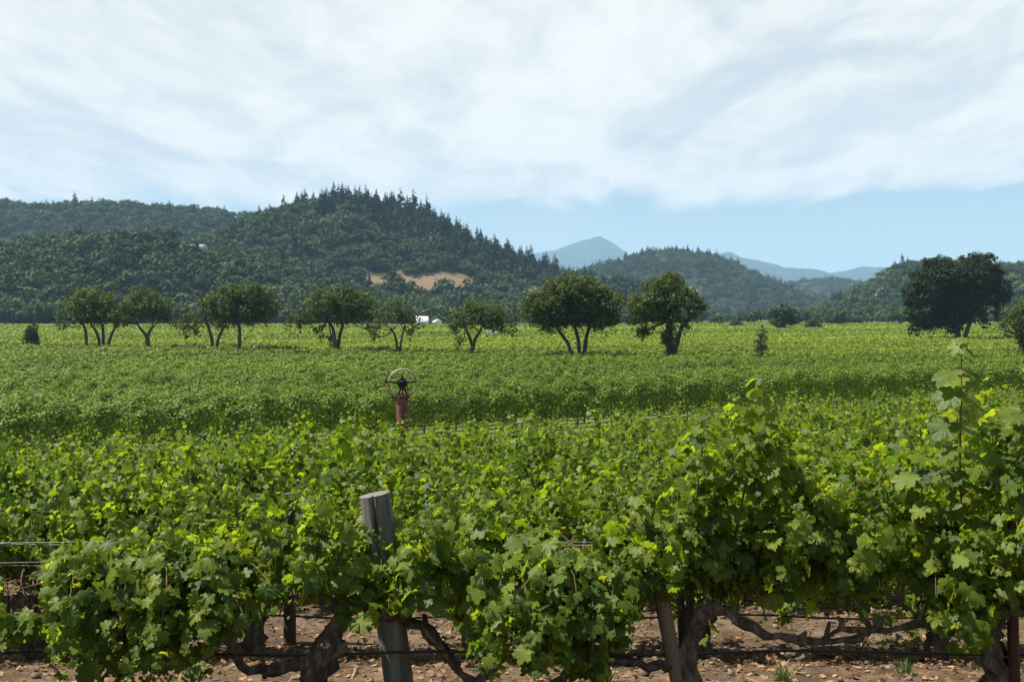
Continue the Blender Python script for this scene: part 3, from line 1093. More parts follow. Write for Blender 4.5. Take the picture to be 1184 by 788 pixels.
# ------------------------------------------------------------------ lower vineyard: more rows than one could count
def lower_vineyard():
    r = np.random.default_rng(31)
    g = Geo()
    a0, a1 = np.array([-90.0, 171.0]), np.array([60.0, 108.0])     # lane under the oak line
    dr = (a1 - a0) / np.linalg.norm(a1 - a0)
    pd = (PATH_B - PATH_A) / np.linalg.norm(PATH_B - PATH_A)
    RX, RY = math.cos(math.atan(.55)), math.sin(math.atan(.55))     # rows run parallel to the lane
    NX, NY = -RY, RX
    s0 = 44.6
    while s0 < 930:
        sp = 2.55 if s0 < 330 else 3.9
        xa, xb = -(.56 * s0 + 36) / 1.308, min((.56 * s0 + 30) / .692, 440)
        xa = max(xa, -390)
        row_h, row_t = r.normal() * .10, r.normal() * .13
        nv = max(2, int((xb - xa) / 1.3))
        vc = xa + (np.arange(nv) + .5) * 1.3 + r.normal(size=nv) * .18
        vh = r.normal(size=nv) * .15
        vw = r.uniform(.8, 1.25, nv)
        xs, qs = [], []
        for a_ in np.arange(xa, xb, 15.0):
            ym = s0 + .55 * (a_ + 7.5)
            if ym < 14 or ym > 610 or (ym > 475 and a_ < 45) or abs(a_ + 7.5) > .56 * ym + 40:
                continue
            q_ = float(np.clip(.0021 * ym, .12, .85))
            n_ = int(15.0 / RX * float(np.clip(6.6 / q_ ** 2, 6.5, 420)))
            xs.append(r.uniform(a_, min(a_ + 15.0, xb), n_))
            qs.append(np.full(n_, q_))
        if not xs:
            s0 += sp
            continue
        xr = np.concatenate(xs)
        q = np.concatenate(qs)
        n = len(xr)
        vi = np.clip(((xr - xa) / 1.3).astype(int), 0, nv - 1)
        x = vc[vi] + r.normal(size=n) * .38
        yc = s0 + .55 * x
        amp = np.clip(70 / np.maximum(yc, 1), .3, 1)
        h = 2.0 + row_h + amp * (vh[vi] - .34 * np.clip(np.abs(x - vc[vi]) / .65, 0, 1.2) ** 2) + .10 * bumps(x, yc, 4, 30)
        a = r.uniform(-.9, math.pi + .9, n)
        rr = r.uniform(.55, 1.06, n)
        off = np.sign(np.cos(a)) * np.abs(np.cos(a)) ** .55 * .38 * vw[vi] * rr + r.normal(size=n) * .05
        along = x - vc[vi]
        x = x + NX * off
        yy = yc + NY * off
        zb = .20 + .14 * np.clip(np.abs(along) / .65, 0, 1)
        zz = .50 * (h + zb) + np.sign(np.sin(a)) * np.abs(np.sin(a)) ** .6 * .50 * (h - zb) * (.35 + .65 * rr)
        tall = r.random(n) < .08
        zz[tall] += r.uniform(.05, .38, tall.sum())
        s = s_of(x, yy)
        lane = np.abs((x - a0[0]) * -dr[1] + (yy - a0[1]) * dr[0])
        keep = ~((lane < 5.0) & (x > -100) & (x < 70))
        ex = (x - PATH_A[0]) * pd[0] + (yy - PATH_A[1]) * pd[1]
        ln = np.abs((x - PATH_A[0]) * -pd[1] + (yy - PATH_A[1]) * pd[0])
        keep &= ~((ln < 6.0) & (ex > -5) & (ex < np.linalg.norm(PATH_B - PATH_A) + 5))
        keep &= ~((np.abs(yy - 252) < 5.0) & (np.abs(x + 5) < 60))
        keep &= (yy < 470) | (x > 60)
        keep &= (yy < 600) & (yy > 12)
        k = keep
        if k.any():
            gz = ground_z(x[k], yy[k])
            pos = np.column_stack([x[k], yy[k], gz + zz[k]])
            ca = np.cos(a[k]) * .9
            nr = np.column_stack([NX * ca + RX * along[k] * .7, NY * ca + RY * along[k] * .7, .25 + np.sin(a[k]) * .9]) + r.normal(size=(k.sum(), 3)) * .27
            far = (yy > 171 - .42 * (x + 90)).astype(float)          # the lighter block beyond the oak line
            block = .33 + .13 * (s > 85) + .24 * far + .12 * far * np.sign(np.sin(s / 23.0)) + .10 * bumps(x, yy, 14, 40)  # nearer rows tinted darker, putting extra shade into the front band's colour
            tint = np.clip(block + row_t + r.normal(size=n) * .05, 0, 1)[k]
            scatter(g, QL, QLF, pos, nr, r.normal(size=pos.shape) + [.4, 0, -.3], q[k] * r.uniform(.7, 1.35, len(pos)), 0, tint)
        if s0 < 62:
            for vx in vc:
                vy = s0 + .55 * vx
                if 14 < vy < 90:
                    vz = float(ground_z(vx, vy))
                    tube(g, [(vx, vy, vz - .05), (vx + .03, vy, vz + .5), (vx, vy, vz + 1.1)], [.045, .04, .03], 5, mat=1, cap=False)
        s0 += sp
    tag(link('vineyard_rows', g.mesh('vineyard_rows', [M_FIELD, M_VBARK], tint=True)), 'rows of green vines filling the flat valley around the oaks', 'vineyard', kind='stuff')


lower_vineyard()


# ------------------------------------------------------------------ standpipe with hand wheel
def standpipe():
    d = 28.6
    p = P(465.5, 480, d)
    gz = float(ground_z(p[0], d))
    root = link('irrigation_standpipe', None, None, (p[0], d, gz))
    tag(root, 'red oxide standpipe topped by a spoked hand wheel above the vines', 'standpipe')
    k = d / FPX
    top = P(465.5, 461, d)[2] - gz
    g = Geo()
    tube(g, [(0, 0, -.2), (0, 0, top * .5), (0, 0, top)], [7.0 * k] * 3, 24)
    tube(g, [(0, 0, top - .001), (0, 0, top + .05)], [7.7 * k] * 2, 24, seed=2)
    link('pipe', g.mesh('pipe', M_PIPE, smooth=False), root)
    g = Geo()
    tube(g, [(0, 0, top + .05), (0, 0, top + .085)], [8.0 * k] * 2, 24)
    for q in range(10):
        a_ = q * 2 * math.pi / 10
        c_ = np.array([math.cos(a_), math.sin(a_), 0]) * 7.6 * k
        tube(g, [c_ + [0, 0, top + .02], c_ + [0, 0, top + .125]], [.75 * k] * 2, 6)
    link('bolted_flange', g.mesh('bolted_flange', M_RUST), root)
    cz = P(465.5, 443, d)[2] - gz
    rad = 16.2 * k
    wx = 0.0
    g = Geo()
    n, m = 44, 10
    for i in range(n):
        pass
    a = np.arange(n) * 2 * math.pi / n
    b = np.arange(m) * 2 * math.pi / m
    tr = 1.15 * k
    A, Bb = np.meshgrid(a, b, indexing='ij')
    v = np.stack([(rad + tr * np.cos(Bb)) * np.cos(A), tr * 1.3 * np.sin(Bb), (rad + tr * np.cos(Bb)) * np.sin(A)], -1)
    # turned a little so the wheel is seen slightly from the side
    t = R(14)
    v = np.stack([v[..., 0] * math.cos(t) - v[..., 1] * math.sin(t), v[..., 0] * math.sin(t) + v[..., 1] * math.cos(t), v[..., 2]], -1)
    v = v + [wx, 0, cz]
    f = [(i * m + j, ((i + 1) % n) * m + j, ((i + 1) % n) * m + (j + 1) % m, i * m + (j + 1) % m) for i in range(n) for j in range(m)]
    g.add(v.reshape(-1, 3), np.array(f))
    link('wheel_rim', g.mesh('wheel_rim', M_RIM, smooth=True), root)
    g = Geo()
    tube(g, [(0, -.13, cz + .01), (0, .13, cz + .01)], [6.0 * k, 6.0 * k], 8)
    tube(g, [(0, -.20, cz + .01), (0, -.10, cz + .01)], [3.0 * k, 4.2 * k], 8)
    tube(g, [(0, 0, cz + 5 * k), (0, 0, cz + 9 * k)], [2.2 * k, 1.0 * k], 8)
    tube(g, [(0, .05, top + .08), (0, .05, cz)], [.9 * k, .9 * k], 8)
    link('hub', g.mesh('hub', M_IRON), root)
    for ang in (172, 8, 250, 290):
        g = Geo()
        c, s = math.cos(R(ang)), math.sin(R(ang))
        e = np.array([c * rad * math.cos(t), c * rad * math.sin(t), cz + s * rad])
        s0 = np.array([c * 4 * k, 0, cz + s * 4 * k])
        tube(g, [s0, (s0 + e) / 2, e], [1.35 * k, 1.0 * k, .9 * k], 7)
        link('spoke', g.mesh('spoke', M_IRON), root)
    g = Geo()
    e = np.array([-rad * 1.12 * math.cos(t), -rad * math.sin(t) - .06, cz + rad * .18])
    tube(g, [e + [0, .08, 0], e + [0, -.10, 0]], [1.5 * k, 1.9 * k], 8)
    link('crank_handle', g.mesh('crank_handle', M_IRON), root)


standpipe()


# ------------------------------------------------------------------ grapevines
def canopy(r, n, L, hc, length, leaf=.13, step=.062, hang=.25, width=.5, xs=None, up=1.0, droop=(.015, .085), x_off=0.0, min_z=.06, side=None):
    """leaves on shoots that rise from the cordon and arch over. Returns leaf arrays and shoot paths."""
    x0 = r.uniform(-L / 2, L / 2, n) + x_off if xs is None else np.asarray(xs, float)
    n = len(x0)
    ln = np.asarray(length(x0) if callable(length) else np.full(n, length)) * r.uniform(.55, 1.12, n)
    hg = r.random(n) < (hang(x0) if callable(hang) else hang)
    pos = np.column_stack([x0, r.normal(size=n) * .07, hc + r.normal(size=n) * .04])
    d = np.column_stack([r.normal(size=n) * .30, r.normal(size=n) * width, np.full(n, up)])
    d[hg, 2] = r.uniform(.1, .55, hg.sum())
    sd = np.sign(r.normal(size=n)) if side is None else np.full(n, float(side))
    d[hg, 1] = sd[hg] * r.uniform(.3, .8, hg.sum())
    d = norm(d)
    g = r.uniform(droop[0], droop[1], n)
    g[hg] = r.uniform(.14, .30, hg.sum())
    K = int(max(ln.max(), .2) / step) + 1
    paths = [pos.copy()]
    LP, LN, LT, LS = [], [], [], []
    for k in range(K):
        act = (k * step) < ln
        if not act.any():
            break
        d = d + r.normal(size=d.shape) * .07
        d[:, 2] -= g * (1 + .5 * k * step)
        d = norm(d)
        pos = pos + d * step * act[:, None]
        pos[:, 2] = np.maximum(pos[:, 2], min_z)
        paths.append(pos.copy())
        for rep in range(3):
            m = act & (r.random(n) < (1.0, .75, .35)[rep])
            if not m.any():
                continue
            a = r.uniform(0, 6.283, m.sum())
            pet = np.column_stack([np.cos(a), np.sin(a), r.uniform(-.3, .7, m.sum())]) * (leaf * r.uniform(.3, 1.0, m.sum()))[:, None]
            lp = pos[m] + pet
            out = np.column_stack([np.cos(a), np.sin(a), 0 * a])
            LP.append(lp)
            LN.append(out * .75 + np.column_stack([0 * a, np.sign(lp[:, 1]) * .35, 0 * a]) + [0, 0, .75] + r.normal(size=lp.shape) * .42)
            LT.append(out * .9 + [0, 0, -.75] + r.normal(size=lp.shape) * .4)
            young = np.clip((ln[m] - k * step) / .35, .35, 1)
            LS.append(leaf * 1.35 * r.uniform(.55, 1.12, m.sum()) * young)
    return np.concatenate(LP), np.concatenate(LN), np.concatenate(LT), np.concatenate(LS), np.stack(paths, 1), ln


def wood(r, trunk, arms, rad=.075, knots=3):
    """trunk and cordon meshes in local coordinates"""
    gt, gc = Geo(), Geo()
    sp = smooth_path(trunk, 18)
    sp[:, :2] += r.normal(size=(18, 2)) * rad * .20
    t = np.linspace(0, 1, 18)
    rr = rad * (1.35 - .55 * t + .18 * np.sin(t * 11 + r.uniform(0, 6)) + .35 * np.clip((t - .8) * 5, 0, 1))
    tube(gt, sp, rr, 16, .17, seed=int(r.integers(1e6)))
    for a in arms:
        n = 22
        sp2 = smooth_path(a, n)
        sp2 += r.normal(size=(n, 3)) * rad * .22
        t = np.linspace(0, 1, n)
        rr = rad * (.60 - .34 * t) * (1 + .22 * np.sin(t * 23 + r.uniform(0, 6)))
        tube(gc, sp2, rr, 12, .18, seed=int(r.integers(1e6)))
        for k in range(knots):      # spurs
            b = sp2[int(r.integers(4, n - 1))]
            e = b + np.array([r.normal() * .04, r.normal() * .05, r.uniform(.06, .14)])
            tube(gc, [b, (b + e) / 2 + r.normal(size=3) * .01, e], [rad * .38, rad * .32, rad * .2], 7, .1, seed=k)
    return gt, gc


def vine_row_one():
    d = 5.8
    k = d / FPX
    topT = np.array([(-300, 640), (-100, 640), (-30, 655), (0, 690), (40, 700), (62, 655), (130, 640), (220, 622), (300, 596), (380, 582), (440, 606), (520, 586), (600, 600), (640, 635), (680, 645), (700, 600),
                     (725, 585), (765, 545), (810, 512), (860, 500), (905, 512), (945, 552), (1000, 548), (1050, 520), (1085, 480), (1140, 440), (1200, 425), (1500, 430)], float)
    botT = np.array([(-300, 740), (-30, 740), (0, 735), (35, 730), (52, 690), (62, 780), (240, 786), (262, 730), (325, 705), (345, 672), (380, 700), (400, 725), (445, 720), (482, 695), (528, 700), (545, 776),
                     (700, 784), (730, 715), (758, 672), (850, 690), (950, 690), (1030, 665), (1070, 668), (1088, 735), (1138, 745), (1152, 690), (1500, 700)], float)
    vines = [(-42, 'old vine whose leaves enter at the left edge of the front row', [(0, 0, -.1), (.02, 0, .3), (-.02, .02, .55)]),
             (368, 'old vine with a leaning twisted trunk left of the thick grey post', [(.03, .05, -.1), (-.02, .0, .18), (.02, -.02, .38), (.12, 0, .60), (.16, 0, .70)]),
             (800, 'old vine with a bare knobbly trunk head between two stakes', [(-.01, .05, -.1), (.0, .02, .2), (.0, 0, .42), (.06, -.02, .60), (.12, -.03, .70)]),
             (1160, 'tall leafy vine at the right edge beside the rusty red stake', [(0, .0, -.1), (.0, 0, .25), (-.05, 0, .5), (-.03, 0, .68)])]
    for i, (px, label, trunk) in enumerate(vines):
        r = np.random.default_rng(300 + i)
        X = (px - 592) / FPX * d
        gz = float(ground_z(X, d))
        root = link('grapevine', None, None, (X, d, gz))
        tag(root, label, 'grapevine', 'old grapevines in the front row')
        org = np.array([X, d, gz])
        hc = trunk[-1][2]
        tx = trunk[-1][0]
        top = np.array(trunk[-1])
        Llo, Lhi = -1.02, 1.02
        if i == 0:
            arms = [[top, (-.4, .02, .60), (-1.0, 0, .62)], [top, (.2, .02, .56), (.32, .0, .58)]]
        elif i == 1:
            arms = [[top - [.0, 0, .25], (-.18, -.05, .34), (-.42, .03, .30), (-.62, .0, .55), (-.98, .02, .58)], [top, (.42, .03, .62), (.66, .03, .50), (.86, .02, .24), (1.02, .0, .32), (1.12, 0, .40)]]
        elif i == 2:
            arms = [[top - [.10, -.02, .35], (-.25, .02, .34), (-.62, .03, .37), (-.80, .0, .22), (-1.0, .02, .16)], [top, (.35, .03, .56), (.62, .02, .48), (.95, .03, .48), (1.1, .02, .55)]]
        else:
            arms = [[top, (-.28, .0, .62), (-.55, .02, .55), (-.9, .03, .52), (-1.1, .0, .46)], [top, (.4, .02, .64), (1.0, .0, .66)]]
        gt, gc = wood(r, trunk, arms, .050 if i != 1 else .058)
        link('trunk', gt.mesh('trunk', M_VBARK, smooth=True), root)
        link('cordon', gc.mesh('cordon', M_VBARK, smooth=True), root)

        def height(x):
            pxx = 592 + (X + x) / k
            tp = np.interp(pxx, topT[:, 0], topT[:, 1])
            z = CAM_Z - (tp - HZ) * k
            return np.maximum(z - gz - hc, .10)
        lo, hi = (-.9, .62) if i == 0 else (Llo, Lhi)
        if i == 1:
            lo = -1.52
        xs = np.concatenate([r.uniform(lo, hi, 78 if i != 1 else 92)])
        hgp = lambda x: np.where((botT[np.searchsorted(botT[:, 0], np.clip(592 + (X + x) / k, -200, 1400)) - 1, 1] > 760), .72, .36)
        A = canopy(r, 0, 0, hc + .02, lambda x: height(x) * 1.12 + .16, xs=xs, hang=hgp, width=.42, leaf=.098, up=1.0, droop=(.005, .06))
        parts = [A]
        # extra hanging shoots where the photograph shows curtains of leaves
        xh = r.uniform(lo, hi, 190)
        pxx = 592 + (X + xh) / k
        xh = xh[np.interp(pxx, botT[:, 0], botT[:, 1]) > 725]
        if len(xh):
            parts.append(canopy(r, 0, 0, hc + .25, lambda x: 1.05 + 0 * x, xs=xh, hang=1.0, leaf=.098, side=None))
        gl, gn = Geo(), Geo()
        for (lp, lnrm, lt, ls, paths, ln) in parts:
            w = lp + org
            px_, py_ = proj(w)
            tpy = np.interp(px_, topT[:, 0], topT[:, 1]) - 14 + r.normal(size=len(px_)) * 9
            bpy_ = np.interp(px_, botT[:, 0], botT[:, 1]) + r.normal(size=len(px_)) * 8
            gap = (px_ > -6) & (px_ < 56) & (py_ < 712)
            gap |= (px_ > 642) & (px_ < 694) & (py_ < 638)
            kp = (py_ > tpy) & (py_ < bpy_) & ~gap
            vine_leaves(gl, r, lp[kp], lnrm[kp], lt[kp], ls[kp])
            for s in range(paths.shape[0]):
                q = paths[s]
                m = max(2, int(ln[s] / .062))
                q = q[:m + 1]
                qx, qy = proj(q + org)
                tq = np.interp(qx, topT[:, 0], topT[:, 1]) - 4
                bq = np.interp(qx, botT[:, 0], botT[:, 1]) + 2
                bad = np.nonzero((qy < tq) | (qy > bq) | ((qx > -6) & (qx < 56)))[0]
                bad = bad[bad > 3]
                if len(bad):
                    q = q[:bad[0]]
                if len(q) > 3:
                    tube(gn, q[::2] if len(q) > 6 else q, np.linspace(.0055, .002, len(q[::2]) if len(q) > 6 else len(q)), 4, cap=False)
        if i == 3:    # the tall upright shoot with big hanging leaves
            def shoot(pts_px, leaves, sz):
                q = np.array([P(a, b, d + c) - org for a, b, c in pts_px])
                sp = smooth_path(q, 16)
                tube(gn, sp, np.linspace(.007, .003, 16), 5, cap=False)
                L_ = np.array([P(a, b, d + c) - org for a, b, c, _, _ in leaves])
                nn = np.array([[e * .55, -.35, .8] for *_, e, _ in leaves])
                tt = np.array([[e * .9, -.35, -.75] for *_, e, _ in leaves])
                ss = np.array([s for *_, s in leaves]) * sz
                scatter(gl, GL, GLF, L_, nn + r.normal(size=nn.shape) * .15, tt, ss)
            shoot([(1112, 600, 0), (1110, 540, -.05), (1111, 480, -.08), (1112, 430, -.08), (1112, 392, -.06)],
                  [(1096, 432, -.1, -1, .16), (1120, 430, -.1, 1, .15), (1098, 456, -.12, -1, .17), (1124, 462, -.1, 1, .14), (1094, 492, -.1, -1, .17), (1126, 500, -.1, 1, .15), (1098, 520, -.12, -1, .15), (1130, 528, -.1, 1, .17),
                   (1108, 400, -.08, -1, .10), (1118, 404, -.08, 1, .10), (1112, 392, -.08, -.5, .07), (1114, 412, -.1, .6, .11), (1106, 440, .02, -.8, .15), (1116, 478, 0, .6, .16), (1100, 548, -.1, -1, .17), (1122, 560, -.1, 1, .16)], 1.25)
            shoot([(1060, 600, 0), (1066, 560, -.1), (1058, 530, -.14)], [(1064, 548, -.16, -1, .17), (1048, 552, -.15, -1, .15), (1074, 556, -.16, 1, .16), (1060, 528, -.14, .3, .11)], 1.25)
        if i == 2:
            def shoot2(pts_px, seed):
                q = np.array([P(a, b, d + c) - org for a, b, c in pts_px])
                sp = smooth_path(q, 18)
                tube(gn, sp, np.linspace(.008, .003, 18), 5, cap=False)
                rr = np.random.default_rng(seed)
                for rep in range(2):
                    a = rr.uniform(0, 6.28, 18)
                    o_ = np.column_stack([np.cos(a), np.sin(a), 0 * a])
                    scatter(gl, GL, GLF, sp + o_ * .08, o_ * .7 + [0, 0, .8] + rr.normal(size=o_.shape) * .3, o_ + [0, 0, -.6], np.linspace(.17, .09, 18))
            shoot2([(850, 620, 0), (862, 560, -.1), (868, 520, -.12), (858, 470, -.1)], 1)
            shoot2([(800, 640, 0), (806, 570, -.05), (812, 520, -.1), (815, 480, -.1)], 2)
            shoot2([(890, 640, 0), (905, 570, -.05), (896, 510, -.1), (880, 440, -.12)], 3)
        link('foliage', gl.mesh('foliage', M_VINE), root)
        link('canes', gn.mesh('canes', M_CANE, smooth=True), root)


vine_row_one()


def vine_row_two():
    d = 8.5
    labels = [(-225, 'second row vine left of the photo edge behind the front leaves'),
              (35, 'second row vine with a dark bare trunk under wires at far left'),
              (296, 'second row vine seen behind the twisted trunk of the front row'),
              (553, 'second row vine behind the curtain of leaves right of the grey post'),
              (815, 'second row vine behind the tall bright shoots of the front row'),
              (1078, 'second row vine seen through the gap left of the tall upright shoot'),
              (1335, 'second row vine behind the leafy right end of the front row')]
    for i, (px, label) in enumerate(labels):
        r = np.random.default_rng(400 + i)
        X = (px - 592) / FPX * d
        gz = float(ground_z(X, d))
        root = link('grapevine', None, None, (X, d, gz))
        tag(root, label, 'grapevine', 'old grapevines in the second row')
        h = .68
        trunk = [(r.normal() * .03, 0, -.1), (r.normal() * .03, r.normal() * .02, .2), (r.normal() * .04, 0, .45), (0, 0, h)]
        arms = [[(0, 0, h), (-.4, .02, h + r.normal() * .04), (-1.0, 0, h + .02)], [(0, 0, h), (.4, .02, h + r.normal() * .04), (1.0, 0, h)]]
        gt, gc = wood(r, trunk, arms, .062)
        link('trunk', gt.mesh('trunk', M_VBARK, smooth=True), root)
        link('cordon', gc.mesh('cordon', M_VBARK, smooth=True), root)
        A = canopy(r, 74, 2.0, h + .03, .95 if i < 4 else 1.05, leaf=.10, hang=.30, width=.45, droop=(.01, .09))
        gl, gn = Geo(), Geo()
        lp = A[0]
        kp = lp[:, 2] > .42 + r.normal(size=len(lp)) * .12
        if i in (1,):
            kp &= ~((np.abs(lp[:, 0]) < .3) & (lp[:, 2] < .70))
        vine_leaves(gl, r, lp[kp], A[1][kp], A[2][kp], A[3][kp])
        for s in range(A[4].shape[0]):
            q = A[4][s][:max(4, int(A[5][s] / .062))]
            tube(gn, q[::2], np.linspace(.005, .002, len(q[::2])), 4, cap=False)
        link('foliage', gl.mesh('foliage', M_VINE), root)
        link('canes', gn.mesh('canes', M_CANE, smooth=True), root)


vine_row_two()


def upper_block():
    protos = []
    for i in range(9):
        r = np.random.default_rng(500 + i)
        root = link('grapevine', None)
        trunk = [(0, 0, -.1), (r.normal() * .03, 0, .3), (0, 0, .65)]
        arms = [[(0, 0, .65), (-.5, 0, .66), (-.95, 0, .67)], [(0, 0, .65), (.5, 0, .66), (.95, 0, .67)]]
        gt, gc = wood(r, trunk, arms, .065, 0)
        link('trunk', gt.mesh('trunk', M_VBARK, smooth=True), root)
        link('cordon', gc.mesh('cordon', M_VBARK, smooth=True), root)
        A = canopy(r, 76, 2.05, .68, 1.08 if i % 3 else 1.25, leaf=.098, hang=.32, width=.5, droop=(.02, .10))
        kp = A[0][:, 2] > .3
        g = Geo()
        scatter(g, SL, SLF, A[0][kp], A[1][kp], A[2][kp], A[3][kp] * 1.05)
        link('foliage', g.mesh('foliage', M_VINE_MID), root)
        protos.append(root)
    r = np.random.default_rng(77)
    first = set()
    count = 0
    y = 8.5 + 2.45
    while y < 46:
        x = -.60 * y - 2 + r.uniform(0, 1.9)
        while x < .60 * y + 2:
            s = float(s_of(x, y))
            if s < 26.8:
                i = int(r.integers(len(protos)))
                if i in first:
                    o = copy_tree(protos[i])
                else:
                    o = protos[i]
                    first.add(i)
                o.location = (x, y + r.normal() * .05, float(ground_z(x, y)) - .02)
                o.rotation_euler = (0, 0, r.choice([0, math.pi]) + r.normal() * .04)
                sc = r.uniform(1.0, 1.15) * (1.0 if s > 22 else 1.0)
                o.scale = (1.0, r.uniform(.9, 1.15), sc)
                tag(o, 'bushy green grapevine in the sloping block behind the first two rows', 'grapevine', 'grapevines of the sloping upper block')
                count += 1
            x += 1.92
        y += 2.45
    print('upper block vines', count)


upper_block()


# ------------------------------------------------------------------ posts, stakes, wires, hoses
def post(name, label, cat, d, top, bot, w_top, w_bot, mat, crack=False, round_=True, slant=0.0):
    """a timber post through two pixels at depth d, run on into the soil"""
    a = P(top[0], top[1], d)
    b = P(bot[0], bot[1], d)
    dr = (b - a) / np.linalg.norm(b - a)
    t = 0
    e = b.copy()
    while e[2] > float(ground_z(e[0], d)) - .25 and t < 400:
        e = e + dr * .02
        t += 1
    k = d / FPX
    n = 16
    org = np.array([e[0], d, float(ground_z(e[0], d))])
    pts = np.linspace(e, a, n) - org
    rad = np.linspace(w_bot, w_top, n) / 2 * k
    sides = 46 if round_ else 4
    g = Geo()
    g0 = Geo()
    r = np.random.default_rng(int(top[0]))
    tube(g0, pts, rad, sides, .012, seed=int(top[0]))
    v = np.concatenate(g0.v[:1])
    if crack:      # a drying split running down from the top
        ring = v.reshape(n, sides, 3)
        c = pts[:, None, :]
        front = np.argmin(ring[-1, :, 1] + np.abs(ring[-1, :, 0] - pts[-1, 0]) * .6)
        for q in range(n - 7, n):
            dep = .75 * (q - (n - 8)) / 8
            fq = (front + (q % 2 if q < n - 3 else 0)) % sides
            ring[q, fq] = ring[q, fq] + (pts[q] - ring[q, fq]) * dep
        v = ring.reshape(-1, 3)
    if slant:
        ring = v.reshape(n, sides, 3)
        ring[-1, :, 2] += (ring[-1, :, 0] - pts[-1, 0]) * slant
        v = ring.reshape(-1, 3)
    g.add(v, g0.f[0])
    top_ring = v[(n - 1) * sides:]
    cv = np.concatenate([top_ring, [top_ring.mean(0)]])
    g.add(cv, np.array([(j, (j + 1) % sides, sides) for j in range(sides)]))
    o = link(name, g.mesh(name, mat, smooth=False), None, org)
    return tag(o, label, cat)


post('wooden_post', 'thick weathered grey post with a split top among front row leaves', 'post', 5.93, (433.5, 571), (461, 788), 35, 33, M_POST, True, True, .06)
post('wooden_stake', 'slim light brown leaning stake in front of the knobbly vine trunk', 'stake', 5.80, (758, 658), (784, 788), 17, 19, M_STAKE, round_=True)
post('wooden_stake', 'dark grey upright stake just behind the light brown leaning stake', 'stake', 6.05, (790, 640), (797, 788), 20, 21, M_DSTAKE)
post('steel_stake', 'rusty red steel stake at the right edge of the front row', 'stake', 5.75, (1168, 600), (1173, 788), 15, 16, M_RUST, round_=False)
post('wooden_post', 'dark post top poking up left of the thick grey post', 'post', 9.0, (335, 570), (335, 770), 13, 15, M_DSTAKE)
post('wooden_stake', 'dark stake beside the bare vine trunk at far left', 'stake', 8.45, (41, 660), (35, 766), 9, 9, M_RUST)
post('wooden_stake', 'grey brown stake behind leaves midway along the second row', 'stake', 8.4, (541, 650), (540, 757), 13, 13, M_DSTAKE)


def wire(name, label, cat, d, zs, x0, x1, rad, mat, sag=.012, seed=0):
    g = Geo()
    n = 60
    x = np.linspace(x0, x1, n)
    y = np.full(n, d) + .02 * np.sin(x * 1.3 + seed)
    gz = ground_z(x, y)
    z = gz + zs - sag * np.sin((x - x0) * math.pi / 2.1) ** 2 + .004 * np.sin(x * 3 + seed)
    tube(g, np.column_stack([x, y, z]), rad, 6, cap=False)
    tag(link(name, g.mesh(name, mat, smooth=True)), label, cat)


wire('trellis_wire', 'upper thin steel wire running along the front row of vines', 'wire', 6.03, 1.06, -4.5, 4.5, .0011, M_WIRE)
wire('trellis_wire', 'lower thin steel wire running along the front row of vines', 'wire', 6.04, .94, -4.5, 4.5, .0011, M_WIRE, seed=2)
wire('trellis_wire', 'pale steel wire strung above the second row cordons', 'wire', 8.3, .98, -6.5, 6.5, .0022, M_WIRE, seed=3)
wire('trellis_wire', 'lower steel wire strung across the second row of vines', 'wire', 8.34, .80, -6.5, 6.5, .002, M_WIRE, seed=4)
wire('drip_hose', 'black drip hose slung low along the front row', 'hose', 5.80, .42, -4.5, 4.5, .008, M_HOSE, .03, 5)
wire('drip_hose', 'black drip hose slung low along the second row', 'hose', 8.5, .36, -6.5, 6.5, .009, M_HOSE, .04, 6)
wire('drip_hose', 'upper black drip hose of the second row below the cordons', 'hose', 8.45, .52, -6.5, 6.5, .008, M_HOSE, .03, 7)


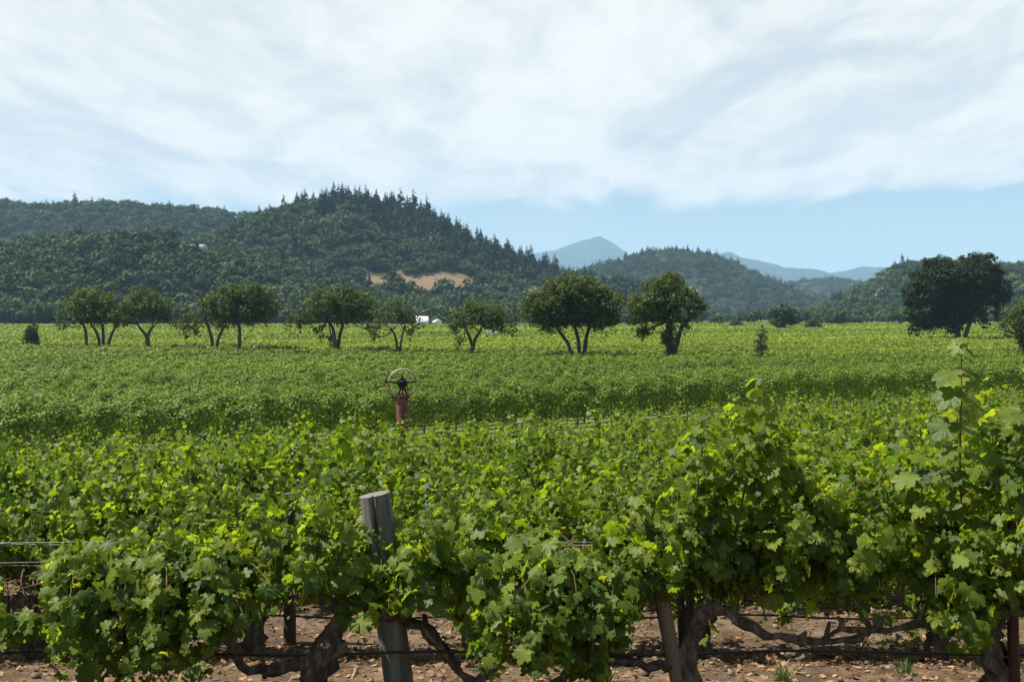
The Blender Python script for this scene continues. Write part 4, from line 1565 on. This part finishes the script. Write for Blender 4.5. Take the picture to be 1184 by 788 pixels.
# ------------------------------------------------------------------ litter, clods, weeds
def floor_bits():
    r = np.random.default_rng(55)

    def gz_of(x, y):
        near = np.clip(1 - np.hypot(x, y) / 30.0, 0, 1)
        return ground_z(x, y) + near * (0.035 * bumps(x, y, 3, 1.3) + 0.016 * bumps(x, y, 4, .35))
    n = 30000
    y = r.uniform(4.2, 14, n)
    x = r.uniform(-1, 1, n) * (.55 * y + 1.5)
    under = np.exp(-((np.mod(y - 5.8 + 1.35, 2.7) - 1.35) / .7) ** 2)
    kp = r.random(n) < .25 + .75 * under
    x, y = x[kp], y[kp]
    pos = np.column_stack([x, y, gz_of(x, y) + .012])
    g = Geo()
    scatter(g, SL, SLF, pos, r.normal(size=pos.shape) * .35 + [0, 0, 1], r.normal(size=pos.shape), r.uniform(.02, .075, len(pos)))
    # dry stalks
    m = 1800
    y = r.uniform(4.2, 12, m)
    x = r.uniform(-1, 1, m) * (.55 * y + 1.5)
    st = np.array([(-.04, -.5, 0), (.04, -.5, 0), (.03, .5, .02), (-.03, .5, .02)])
    scatter(g, st, np.array([(0, 1, 2, 3)]), np.column_stack([x, y, gz_of(x, y) + .015]), r.normal(size=(m, 3)) * .2 + [0, 0, 1], r.normal(size=(m, 3)), r.uniform(.05, .22, m))
    tag(link('leaf_litter', g.mesh('leaf_litter', M_LITTER)), 'dry brown leaves and stalks lying on the soil under the vines', 'litter', kind='stuff')
    g = Geo()
    base = norm(np.array([(1, 1, 1), (-1, -1, 1), (-1, 1, -1), (1, -1, -1), (0, 0, 1.2), (1.2, 0, 0), (0, 1.2, 0), (-1.2, 0, 0), (0, -1.2, 0), (0, 0, -1.2)], float))
    hf = [(4, 5, 6), (4, 6, 7), (4, 7, 8), (4, 8, 5), (9, 6, 5), (9, 7, 6), (9, 8, 7), (9, 5, 8)]
    m = 2600
    y = r.uniform(4.0, 15, m)
    x = r.uniform(-1, 1, m) * (.55 * y + 1.5)
    s = r.exponential(.012, m) + .008
    scatter(g, base * [1, 1, .7], np.array(hf), np.column_stack([x, y, gz_of(x, y) + s * .3]), r.normal(size=(m, 3)) * .5 + [0, 0, 1], r.normal(size=(m, 3)), s)
    tag(link('soil_crumbs', g.mesh('soil_crumbs', M_CLOD)), 'crumbs and small clods of brown soil between vine rows', 'soil', kind='stuff')
    # one big clod
    p = P(1040, 772, 6.75)
    g = Geo()
    u, v_ = np.meshgrid(np.linspace(0, 2 * math.pi, 15)[:-1], np.linspace(.0, math.pi, 9), indexing='ij')
    d3 = np.stack([np.cos(u) * np.sin(v_), np.sin(u) * np.sin(v_), np.cos(v_)], -1)
    rad = .075 * (1 + .22 * bumps(d3[..., 0] * 3, d3[..., 1] * 3 + d3[..., 2] * 2, 6, 3.0))
    vv = (d3 * rad[..., None] * [1.15, 1, .75]).reshape(-1, 3)
    f = [(i * 9 + j, ((i + 1) % 14) * 9 + j, ((i + 1) % 14) * 9 + j + 1, i * 9 + j + 1) for i in range(14) for j in range(8)]
    g.add(vv, np.array(f))
    tag(link('dirt_clod', g.mesh('dirt_clod', M_DSTAKE, smooth=False), None, (p[0], 6.75, float(gz_of(p[0], 6.75)) + .03)), 'fist sized dark clod on bare soil left of the rusty stake', 'clod')
    for i, (px, d, lb) in enumerate([(908, 7.2, 'small tuft of weeds on bare soil below the long cordon'), (1052, 7.5, 'weed tuft on soil left of the hanging right-hand leaves'),
                                     (702, 7.0, 'thin weed sprig at the foot of the leaf curtain')]):
        x = (px - 592) / FPX * d
        g = Geo()
        q = 46
        a = r.uniform(0, 6.28, q)
        lean = r.uniform(.1, .9, q)
        tip = np.column_stack([np.cos(a) * lean, np.sin(a) * lean, 0 * a + 1])
        bl = np.array([(-.045, 0, 0), (.045, 0, 0), (.03, .6, .03), (-.03, .6, .03), (0, 1, -.04)])
        nr = np.cross(tip, r.normal(size=tip.shape))
        pos = np.column_stack([r.normal(size=q) * .022, r.normal(size=q) * .022, 0 * a])
        sz = r.uniform(.06, .17, q)
        scatter(g, bl, np.array([(0, 1, 2, 3)]), pos, nr, tip, sz)
        scatter(g, bl, np.array([(3, 2, 4)]), pos, nr, tip, sz)
        tag(link('weed_tuft', g.mesh('weed_tuft', M_WEED), None, (x, d, float(gz_of(x, d)))), lb, 'weed')


floor_bits()


# ------------------------------------------------------------------ haze: the valley air
def haze():
    m, nt, out = new_mat('valley_air')
    v = nt.nodes.new('ShaderNodeVolumePrincipled')
    v.inputs['Color'].default_value = (.46, .75, 1.0, 1)
    v.inputs['Density'].default_value = HAZE
    v.inputs['Anisotropy'].default_value = .0
    nt.links.new(v.outputs[0], out.inputs['Volume'])
    g = Geo()
    box(g, (0, 7000, 398.5), (26000, 20000, 803))
    o = link('haze', g.mesh('haze', m))
    o.location.z = 0
    tag(o, kind='stuff')


HAZE = 1.05e-4
haze()
